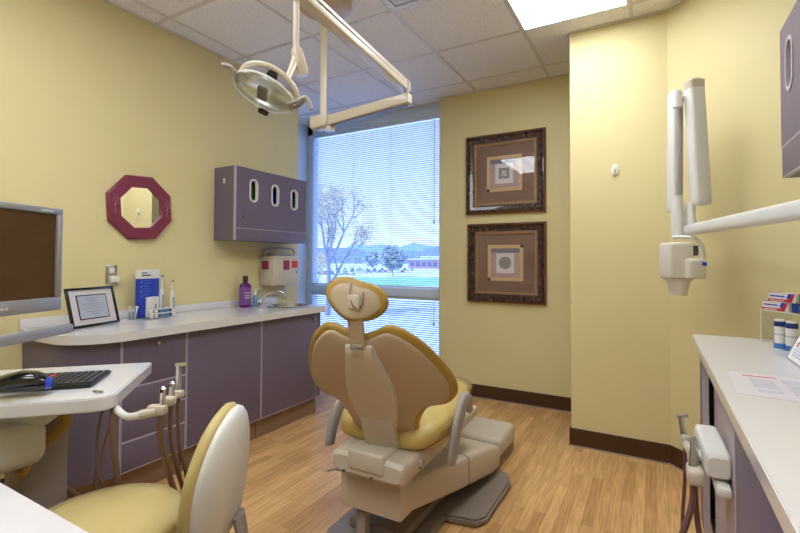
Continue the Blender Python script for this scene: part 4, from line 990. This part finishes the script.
# open cabinet Y 1.40..2.40
t = Thing('open_cabinet', 'purple open-front base cabinet holding the swing-out unit', 'cabinet', (.47, 1.9, 0))
bm = B()
bx(bm, FX, FX + .02, 2.262, 2.40, .10, RZ - .037); bx(bm, FX + .02, XR - .002, 2.382, 2.40, .10, RZ - .037)
t.part('end_panel', bm, 'purple')
bm = B(); bx(bm, FX - .001, FX + .02, 2.250, 2.262, .10, RZ - .037); t.part('edge_band', bm, 'edge')
bm = B(); bx(bm, XR - .03, XR - .002, 1.405, 2.38, .10, RZ - .037); bx(bm, FX + .03, XR - .03, 1.405, 2.38, .10, .118); bx(bm, FX + .038, FX + .050, 1.405, 2.262, .118, RZ - .037)
t.part('interior_panel', bm, 'inside')
bm = B(); bx(bm, FX + .06, XR - .002, 1.405, 2.40, 0, .10); t.part('toe_kick', bm, 'toekick')
bm = B(); bx(bm, FX + .001, FX + .02, 1.405, 2.25, RZ - .10, RZ - .037); t.part('top_rail', bm, 'purple')
bm = B(); cyl(bm, (FX + .030, 1.62, .30), (FX + .038, 1.62, .30), .009, .009, 10); t.part('bolt', bm, 'white')
for i, (y0, y1, lab) in enumerate(((.90, 1.402, 'purple base cabinet with closed door next to the open one on the right'), (-.35, .898, 'purple base cabinet at the near end of the right counter'))):
    t = Thing('base_cabinet', lab, 'cabinet', (.47, (y0 + y1) / 2, 0))
    bm = B(); bx(bm, FX + .02, XR - .002, y0 + .001, y1 - .001, .10, RZ - .037); t.part('body', bm, 'purple')
    bm = B(); bx(bm, FX + .001, FX + .019, y0 + .004, y1 - .006, .105, RZ - .04, .0015); d_ = t.part('door', bm, 'purple')
    bm = B(); bx(bm, FX, FX + .019, y1 - .006, y1 - .001, .105, RZ - .04); t.part('edge_band', bm, 'edge', d_)
    bm = B(); bx(bm, FX + .06, XR - .002, y0, y1, 0, .10); t.part('toe_kick', bm, 'toekick')
# swing-out delivery unit
t = Thing('delivery_unit', 'white swing-out delivery unit with syringes and hoses at the right cabinet', 'delivery unit', (.22, 1.75, .5))
bm = B()
tb = B(); loft(tb, [superring((0, y, z), (1, 0, 0), (0, 0, 1), w, h, 28, 5) for y, z, w, h in ((-.045, -.005, .028, .03), (-.035, -.005, .036, .040), (.06, 0, .037, .043), (.17, .005, .036, .042), (.18, .005, .028, .032))])
merge(bm, tb, Matrix.Translation((.170, 1.80, .578)) @ Matrix.Rotation(math.radians(5), 4, 'Z') @ Matrix.Rotation(math.radians(4), 4, 'X')); hs = t.part('housing', bm, 'white')
bm = B(); bx(bm, .160, .205, 1.72, 1.85, .490, .522, .012); t.part('drawer_tray', bm, 'white', hs)
bm = B(); bx(bm, .165, .207, 1.80, 1.88, .49, .56, .006); t.part('support_post', bm, 'greyplastic')
bm = B(); tube(bm, [(.175, 1.86, .585), (.14, 1.85, .575), (.118, 1.83, .565)], .014, 10, 3); box(bm, (.150, 1.855, .575), (.04, .05, .032), .008); ar = t.part('holder_arm', bm, 'white')
bm = B(); box(bm, (.112, 1.80, .520), (.050, .10, .050), .014, None, 3); box(bm, (.108, 1.84, .565), (.032, .05, .055), .01); box(bm, (.092, 1.95, .575), (.03, .04, .045), .008); tube(bm, [(.105, 1.85, .565), (.092, 1.95, .57)], .013, 10)
t.part('holder_block', bm, 'cream', ar)
for (p0, p1, hd_) in (((.092, 1.955, .56), (.078, 1.955, .655), 1), ((.104, 1.80, .54), (.108, 1.82, .618), 0), ((.114, 1.86, .55), (.116, 1.87, .61), 0)):
    bm = B(); p0, p1 = V(p0), V(p1); tube(bm, [p0, p1], [.011, .008], 12)
    if hd_: tube(bm, [p1 - V((.010, .004, -.002)), p1 + V((.024, .010, .005))], .0065, 10)
    else: tube(bm, [p1, p1 + V((0, 0, .010))], [.007, .003], 10)
    t.part('syringe', bm, 'steel', ar)
for pts, r in (([(.108, 1.80, .50), (.100, 1.78, .42), (.068, 1.75, .32), (.030, 1.73, .18), (.04, 1.75, .05), (.14, 1.8, .03), (.20, 1.85, .03)], .010),
               ([(.112, 1.84, .50), (.116, 1.83, .38), (.130, 1.80, .25), (.145, 1.8, .08), (.17, 1.86, .03), (.21, 1.9, .03)], .0085),
               ([(.092, 1.95, .56), (.088, 1.94, .42), (.080, 1.93, .28), (.085, 1.92, .06), (.17, 1.92, .03), (.21, 1.95, .03)], .006)):
    bm = B(); tube(bm, pts, r, 8, 6); t.part('hose', bm, 'hosered')

# laminated sheet
t = Thing('laminated_sheet', 'laminated sheet of printed columns lying on the right counter', 'sheet', (.33, 1.50, RZ + .001))
bm = B(); prism(bm, [(.182, 1.645, RZ + .0005), (.172, 1.375, RZ + .0005), (.52, 1.33, RZ + .0005), (.53, 1.615, RZ + .0005)], (0, 0, .001)); sh_ = t.part('paper', bm, 'sheet')
bm = B()
for c in range(4):
    for r_ in range(11):
        x0 = .222 + .072 * c; y = 1.575 - .0155 * r_
        if (c * 7 + r_ * 3) % 8 != 0: bx(bm, x0, x0 + .052, y, y + .006, RZ + .0015, RZ + .0018)
t.part('printing', bm, 'textgrey', sh_)
bm = B(); bx(bm, .215, .29, 1.597, 1.607, RZ + .0015, RZ + .0018); bx(bm, .37, .43, 1.59, 1.60, RZ + .0015, RZ + .0018); t.part('red_heading', bm, 'textred', sh_)

# riser stand, turned on the counter
rz1 = RZ + .130; RA = math.radians(-58); RL, RD = .30, .13; RP = (.372, 2.315, RZ)
t = Thing('acrylic_riser', 'clear acrylic riser shelf holding the stacked toothpaste boxes', 'shelf riser', RP, RA, local=True)
bm = B(); bx(bm, 0, RL, 0, RD, .130, .134); t.part('shelf', bm, 'acrylic')
for x in (0, RL - .004):
    bm = B(); bx(bm, x, x + .004, 0, RD, 0, .1298); t.part('side_panel', bm, 'acrylic')
bm = B(); tube(bm, [(.002, -.001, .001), (.002, -.001, .132), (RL - .002, -.001, .132), (RL - .002, -.001, .001)], .0020, 6); t.part('polished_edge', bm, 'white', None, 'bright edge of the riser')
def ron(u, v, z): return (RP[0] + u * math.cos(RA) - v * math.sin(RA), RP[1] + u * math.sin(RA) + v * math.cos(RA), z)
# toothpaste boxes on riser
first = None
def tp(x, y, z, rz, lab):
    global first
    if first is None:
        t = Thing('toothpaste_box', lab, 'toothpaste box', (x, y, z), rz, group='toothpaste boxes on the acrylic riser', local=True)
        bm = B(); bx(bm, 0, .118, 0, .04, 0, .035, .001); t.part('carton', bm, 'white')
        bm = B(); bx(bm, .001, .085, -.0012, 0, .0, .010); prism(bm, [(.075, -.0012, .0), (.100, -.0012, .0), (.117, -.0012, .034), (.108, -.0012, .034)], (0, .0011, 0)); bx(bm, .0, .025, -.001, .039, .0342, .0355); t.part('red_band', bm, 'red')
        bm = B(); prism(bm, [(.080, -.0024, .014), (.093, -.0024, .014), (.105, -.0024, .033), (.090, -.0024, .033)], (0, .0010, 0)); bx(bm, .008, .072, -.0014, -.0003, .019, .024); t.part('blue_band', bm, 'blue')
        bm = B(); bx(bm, .01, .07, -.0022, -.0013, .003, .006); t.part('printing', bm, 'white')
        first = t.o; return t.o
    c = copy_tree(first); c.location = (x, y, z); c.rotation_euler = (0, 0, rz); c['label'] = lab; return c
zt = rz1 + .0045
zt = rz1 + .0046
tp(*ron(.004, .004, zt), RA, 'lower red and white toothpaste box at the far end of the riser')
tp(*ron(.032, .006, zt + .036), RA, 'upper red and white toothpaste box, stacked at the far end of the riser')
for z, lab, mm_, u in ((zt, 'navy and blue carton beside the toothpaste boxes at the photo edge', 'navy', .130), (zt + .037, 'green carton on top of the navy carton at the photo edge', 'green', .160)):
    t = Thing('blue_carton' if mm_ == 'navy' else 'green_carton', lab, 'carton', ron(u, .008, z), RA, local=True)
    bm = B(); bx(bm, 0, .125, 0, .05, 0, .035, .001); t.part('carton', bm, mm_)
    bm = B(); bx(bm, .03, .11, -.0012, 0, .010, .026); t.part('print_panel', bm, 'skyblue' if mm_ == 'navy' else 'red')
# floss / rinse containers below
firstf = None
for i, (x, y, lab) in enumerate(((.404, 2.160, 'left of the two blue-white floss tubs under the riser'), (.428, 2.112, 'right of the two blue-white floss tubs under the riser'))):
    if firstf is None:
        t = Thing('floss_tub', lab, 'tub', (x, y, RZ), 0, group='tubs under the acrylic riser', local=True)
        bm = B(); lathe(bm, [(.001, 0), (.016, 0), (.018, .003), (.018, .085), (.001, .092)], (0, 0, 0), 20); b1 = t.part('tub', bm, 'white')
        bm = B(); lathe(bm, [(.0182, .004), (.0185, .006), (.0185, .022), (.0182, .024)], (0, 0, 0), 20); t.part('blue_base_print', bm, 'skyblue', b1)
        bm = B(); lathe(bm, [(.0182, .055), (.0185, .055), (.0185, .059), (.0182, .059)], (0, 0, 0), 20); t.part('label_line', bm, 'textgrey', b1)
        bm = B(); lathe(bm, [(.001, .086), (.018, .086), (.0187, .089), (.0187, .096), (.017, .104), (.001, .105)], (0, 0, 0), 20); t.part('lid', bm, 'navy')
        bm = B(); lathe(bm, [(.001, .105), (.016, .105), (.015, .112), (.001, .112)], (0, 0, 0), 20); t.part('lid_top', bm, 'white')
        firstf = t.o
    else:
        c = copy_tree(firstf); c.location = (x, y, RZ); c['label'] = lab
# tilted brochure / sign
t = Thing('counter_sign', 'white leaning sign card with red marks at the right photo edge', 'sign', (.388, 1.835, RZ), math.radians(-90), local=True)
rt2 = Matrix.Rotation(math.radians(-24), 4, 'X')
def sb(bm, x0, x1, y0, y1, z0, z1, b=0): tb = B(); bx(tb, x0, x1, y0, y1, z0, z1, b); merge(bm, tb, rt2)
sd_ = math.radians(0)
bm = B(); sb(bm, -.14, .14, -.003, 0, 0, .19); pan = t.part('card', bm, 'paper')
bm = B(); sb(bm, -.141, .141, -.005, -.003, 0, .004); sb(bm, -.141, -.138, -.005, -.003, 0, .19); t.part('holder_edge', bm, 'greyplastic')
bm = B(); sb(bm, -.11, -.095, -.0036, -.003, .05, .065); sb(bm, -.06, .02, -.0036, -.003, .115, .130); t.part('red_print', bm, 'textred', pan)
bm = B()
for k in range(5): sb(bm, -.11, .05 + .02 * (k % 2), -.0036, -.003, .018 + .005 * k + .004 * k, .021 + .009 * k)
t.part('printing', bm, 'textgrey', pan)
bm = B(); tb = B(); bx(tb, -.05, .05, .0, .003, .0, .14); merge(bm, tb, Matrix.Translation((0, .13, 0)) @ Matrix.Rotation(math.radians(25), 4, 'X')); t.part('prop', bm, 'paper')

# right upper cabinet
ux = .464
t = Thing('wall_cabinet', 'purple wall cabinet with oval slot cropped at the right photo edge', 'wall cabinet', (.63, 1.8, 1.6))
bm = B(); xf = ux + .02; Y1 = 2.42; Y0_ = 1.2
bx(bm, xf, XR - .001, Y1 - .018, Y1, 1.575, 2.195); bx(bm, xf, XR - .001, Y0_, Y0_ + .018, 1.575, 2.195); bx(bm, xf, XR - .001, Y0_ + .018, Y1 - .018, 2.177, 2.195); bx(bm, xf, XR - .001, Y0_ + .018, Y1 - .018, 1.575, 1.593); bx(bm, XR - .012, XR - .001, Y0_ + .018, Y1 - .018, 1.593, 2.177)
t.part('body', bm, 'purple')
ov = [(2.27, 2.005), (2.04, 2.005), (1.81, 2.005), (1.58, 2.005)]
bm = plate([(Y0_, 1.704), (Y1 - .002, 1.704), (Y1 - .002, 2.193), (Y0_, 2.193)], [stadium(y, z, .085, .19) for y, z in ov], .018)
MX2 = Matrix(((0, 0, 1, ux + .001), (1, 0, 0, 0), (0, 1, 0, 0), (0, 0, 0, 1)))
bmesh.ops.transform(bm, matrix=MX2, verts=bm.verts); dr = t.part('door', bm, 'purple')
for y, z in ov:
    bm = plate(stadium(y, z, .108, .215), [stadium(y, z, .080, .185)], .022)
    bmesh.ops.transform(bm, matrix=Matrix(((0, 0, 1, ux - .003), (1, 0, 0, 0), (0, 1, 0, 0), (0, 0, 0, 1))), verts=bm.verts); t.part('slot_trim', bm, 'edge', dr, 'white oval trim ring')
bm = B(); bx(bm, ux + .001, ux + .019, Y0_, Y1 - .012, 1.575, 1.698, .001); lp = t.part('lower_panel', bm, 'purple')
bm = B(); bx(bm, ux, ux + .019, Y0_, Y1 - .002, 1.698, 1.704); bx(bm, ux, ux + .019, Y0_, Y1 - .012, 1.573, 1.577); t.part('edge_band', bm, 'edge', lp)

# ------------------------------------------------------------------ outdoors
GZ = -4.0
bm = B(); bx(bm, -1500, 900, 6, 2600, GZ - .5, GZ); o = struct('ground', bm, 'asphalt')
def place(px, z):  # a point at forward distance z along the image column px on the ground
    p = (FF + RR * ((px - 400) / 450.2)) * z; return p.x, p.y
bm = B()
prism(bm, [(*place(340, 112), GZ), (*place(352, 96), GZ), (*place(470, 96), GZ), (*place(470, 146), GZ), (*place(330, 146), GZ)], (0, 0, .05)); tag(link('lawn', bm, 'grass'), 'pale green lawn strip beyond the parking lot', 'lawn')
def ridge(name, lab, dist, h, seed, m, k0=-1, x0=-2600, x1=300, dep=500):
    rnd = random.Random(seed); n = 70; bm = B(); rows = []
    ph = [rnd.uniform(0, 6.28) for _ in range(6)]
    for j, (dy, f_) in enumerate(((0, 0), (dep * .3, .55), (dep * .55, 1.0), (dep * .8, .6), (dep, 0))):
        row = []
        for i in range(n + 1):
            x = x0 + (x1 - x0) * i / n
            hh_ = h * (.72 + .13 * math.sin(x / 190 + ph[0]) + .09 * math.sin(x / 75 + ph[1]) + .05 * math.sin(x / 31 + ph[2]))
            peak = 1.0 + .30 * math.exp(-((x - k0) / 160) ** 2)
            row.append(bm.verts.new((x, dist + dy, GZ - 1 + hh_ * f_ * peak + (rnd.uniform(-2, 2) if f_ else 0))))
        rows.append(row)
    for j in range(4):
        for i in range(n): bm.faces.new((rows[j][i], rows[j][i + 1], rows[j + 1][i + 1], rows[j + 1][i]))
    tag(link(name, bm, m, smooth=True, angle=80), lab, 'hill')
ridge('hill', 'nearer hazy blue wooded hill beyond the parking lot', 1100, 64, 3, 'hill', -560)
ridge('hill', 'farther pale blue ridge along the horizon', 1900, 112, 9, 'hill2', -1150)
# treeline
def tree(name, lab, x, y, h, cr, leaf, dens, seed, group=None, sparse=False):
    rnd = random.Random(seed)
    t = Thing(name, lab, 'tree', (x, y, GZ), 0, group, local=True)
    bm = B(); tips = []
    def br(p, d, L_, r, lvl):
        q_ = p + d * L_; tube(bm, [p, (p + q_) / 2 + V((rnd.uniform(-.05, .05) * L_, rnd.uniform(-.05, .05) * L_, 0)), q_], [r, r * .8, r * .6], 5)
        tips.append(((p + q_) / 2, lvl)); tips.append((q_, lvl))
        if lvl < (4 if sparse else 2):
            for _ in range(3 if lvl else 5):
                nd = (d + V((rnd.uniform(-1, 1), rnd.uniform(-1, 1), rnd.uniform(-.2, .7))) * .75).normalized(); br(q_ if rnd.random() < .5 else p + d * L_ * rnd.uniform(.5, 1), nd, L_ * .66, r * .55, lvl + 1)
    br(V((0, 0, 0)), V((0, 0, 1)), h * .33, h * .018, 0)
    t.part('trunk', bm, 'bark')
    bm = B()
    for _ in range(dens):
        if sparse:
            c, _l = rnd.choice([q_ for q_ in tips if q_[1] >= 2]); c = c + V((rnd.gauss(0, .4), rnd.gauss(0, .4), rnd.gauss(0, .4))); s = rnd.uniform(.07, .16)
        else:
            while True:
                c = V((rnd.uniform(-1, 1), rnd.uniform(-1, 1), rnd.uniform(-1, 1)))
                if c.length < 1: break
            c = V((c.x * cr, c.y * cr, h * .62 + c.z * h * .38)); s = rnd.uniform(.06, .11) * h
        a = V((rnd.gauss(0, 1), rnd.gauss(0, 1), rnd.gauss(0, 1))).normalized(); b = a.orthogonal().normalized(); c3 = a.cross(b)
        vs_ = [bm.verts.new(c + b * s), bm.verts.new(c + c3 * s), bm.verts.new(c - b * s), bm.verts.new(c - c3 * s)]; bm.faces.new(vs_)
    t.part('foliage', bm, leaf)
tree('autumn_tree', 'large sparse golden autumn tree at the left side of the window', -27.5, 34.5, 15.5, 4, 'leafgold', 1700, 5, sparse=True)
tree('autumn_tree', 'smaller golden autumn tree behind the large sparse one', -43.5, 52, 8, 3, 'leafgold', 1200, 8, sparse=True)
rnd = random.Random(4)
x, y = place(393, 158); tree('round_tree', 'round grey-green tree standing alone before the distant building', x, y, 10.5, 4.2, 'leafgrn', 520, 21)
x, y = place(372, 240); tree('round_tree', 'smaller round tree behind the parked cars, left of the lone one', x, y, 11, 4.5, 'leafgrn', 300, 22)
for i in range(10):
    x, y = place(318 + i * 13, 420 + 30 * (i % 2))
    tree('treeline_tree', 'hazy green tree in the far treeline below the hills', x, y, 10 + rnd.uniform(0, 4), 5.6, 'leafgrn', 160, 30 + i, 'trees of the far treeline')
# distant building
bx_, by_ = place(426, 330)
t = Thing('distant_building', 'long pink-brick building with pale roof across the lawn', 'building', (bx_, by_, GZ), math.radians(29), local=True)
bm = B(); bx(bm, -13, 22, 0, 18, 0, 6.2); w_ = t.part('wall', bm, 'brick')
bm = B(); bx(bm, -13.6, 22.6, -.6, 18.6, 6.2, 7.4); bx(bm, -3, 22.6, -.8, 19, 7.4, 9.2); t.part('roof', bm, 'roofw')
for k in range(8): bm = B(); bx(bm, -11.5 + k * 4.2, -8.8 + k * 4.2, -.15, 0, 1.6, 4.6); t.part('window', bm, 'winblue', w_)
# cars
def make_car(m):
    t = Thing('parked_car', 'x', 'car', (0, 0, 0), 0, group='cars parked in the lot', local=True)
    bm = B(); bx(bm, -2.2, 2.2, -.88, .88, .32, .92, .18, 3); bd = t.part('body', bm, m)
    bm = B(); loft(bm, [superring((-.15, 0, z), (1, 0, 0), (0, 1, 0), a, b, 20, 5) for z, a, b in ((.88, 1.45, .80), (1.38, 1.0, .66), (1.44, .85, .58))]); t.part('cabin', bm, 'winblue', bd)
    for sx in (-1.35, 1.35):
        for sy in (-.80, .80):
            bm = B(); cyl(bm, (sx, sy - .1, .33), (sx, sy + .1, .33), .33, .33, 12); t.part('wheel', bm, 'tyre', bd)
    return t.o
names = {'carw': 'white', 'cars': 'silver grey', 'carb': 'blue', 'carr': 'dark red', 'cark': 'dark'}
protos = {}; i = 0
rows = [(205, 352, 408, 11), (250, 330, 412, 12), (175, 318, 352, 6)]
posn = ('leftmost', 'second', 'third', 'fourth', 'fifth', 'sixth', 'seventh', 'eighth', 'ninth', 'tenth', 'eleventh', 'twelfth')
for ri, (z, p0, p1, n) in enumerate(rows):
    for k in range(n):
        m = rnd.choice(['carw', 'cars', 'carb', 'cark', 'carw', 'carr'])
        if m not in protos: protos[m] = c = make_car(m)
        else: c = copy_tree(protos[m])
        x, y = place(p0 + (p1 - p0) * k / (n - 1), z + rnd.uniform(-2, 2)); c.location = (x, y, GZ); c.rotation_euler = (0, 0, math.radians(119 + rnd.uniform(-3, 3)))
        c['label'] = f"{names[m]} parked car, {posn[k]} from the left in the {('middle', 'farthest', 'nearest')[ri]} row outside"

# ------------------------------------------------------------------ world, camera, colour
w = bpy.data.worlds.new('sky'); scene.world = w; w.use_nodes = True; nt = w.node_tree; bg = nt.nodes['Background']
tc = nt.nodes.new('ShaderNodeTexCoord'); sp = nt.nodes.new('ShaderNodeSeparateXYZ'); cr = nt.nodes.new('ShaderNodeValToRGB')
nt.links.new(tc.outputs['Generated'], sp.inputs[0]); nt.links.new(sp.outputs['Z'], cr.inputs[0]); nt.links.new(cr.outputs[0], bg.inputs[0])
cr.color_ramp.elements[0].position = 0.0; cr.color_ramp.elements[0].color = (.60, .72, 1.0, 1)
cr.color_ramp.elements[1].position = .5; cr.color_ramp.elements[1].color = (.34, .50, 1.0, 1)
bg.inputs[1].default_value = .92
sun = bpy.data.lights.new('sun', 'SUN'); so = bpy.data.objects.new('sun', sun); COL.objects.link(so)
sun.energy = 2.8; sun.color = (.70, .82, 1.0); sun.angle = .01
so.rotation_euler = V((.35, .75, -1.0)).to_track_quat('-Z', 'Y').to_euler()

cam = bpy.data.cameras.new('camera'); co = bpy.data.objects.new('camera', cam); COL.objects.link(co); scene.camera = co
cam.sensor_width = 36; cam.lens = 450.2 * 36 / 800; cam.shift_y = -15.2 / 800; cam.clip_start = .02; cam.clip_end = 5000
R3 = V((0.87036595, 0.49238368, 0.00462974)); U3 = V((0.00710508, -0.02195955, 0.99973361)); F3 = V((-0.49235418, 0.8701012, 0.02261127))
mm = Matrix((R3, U3, -F3)).transposed().to_4x4(); mm.translation = V((0, 0, 1.22)); co.matrix_world = mm

scene.view_settings.view_transform = 'Standard'; scene.view_settings.look = 'None'; scene.view_settings.gamma = 1; scene.view_settings.use_curve_mapping = False
scene.view_settings.exposure = 1.2
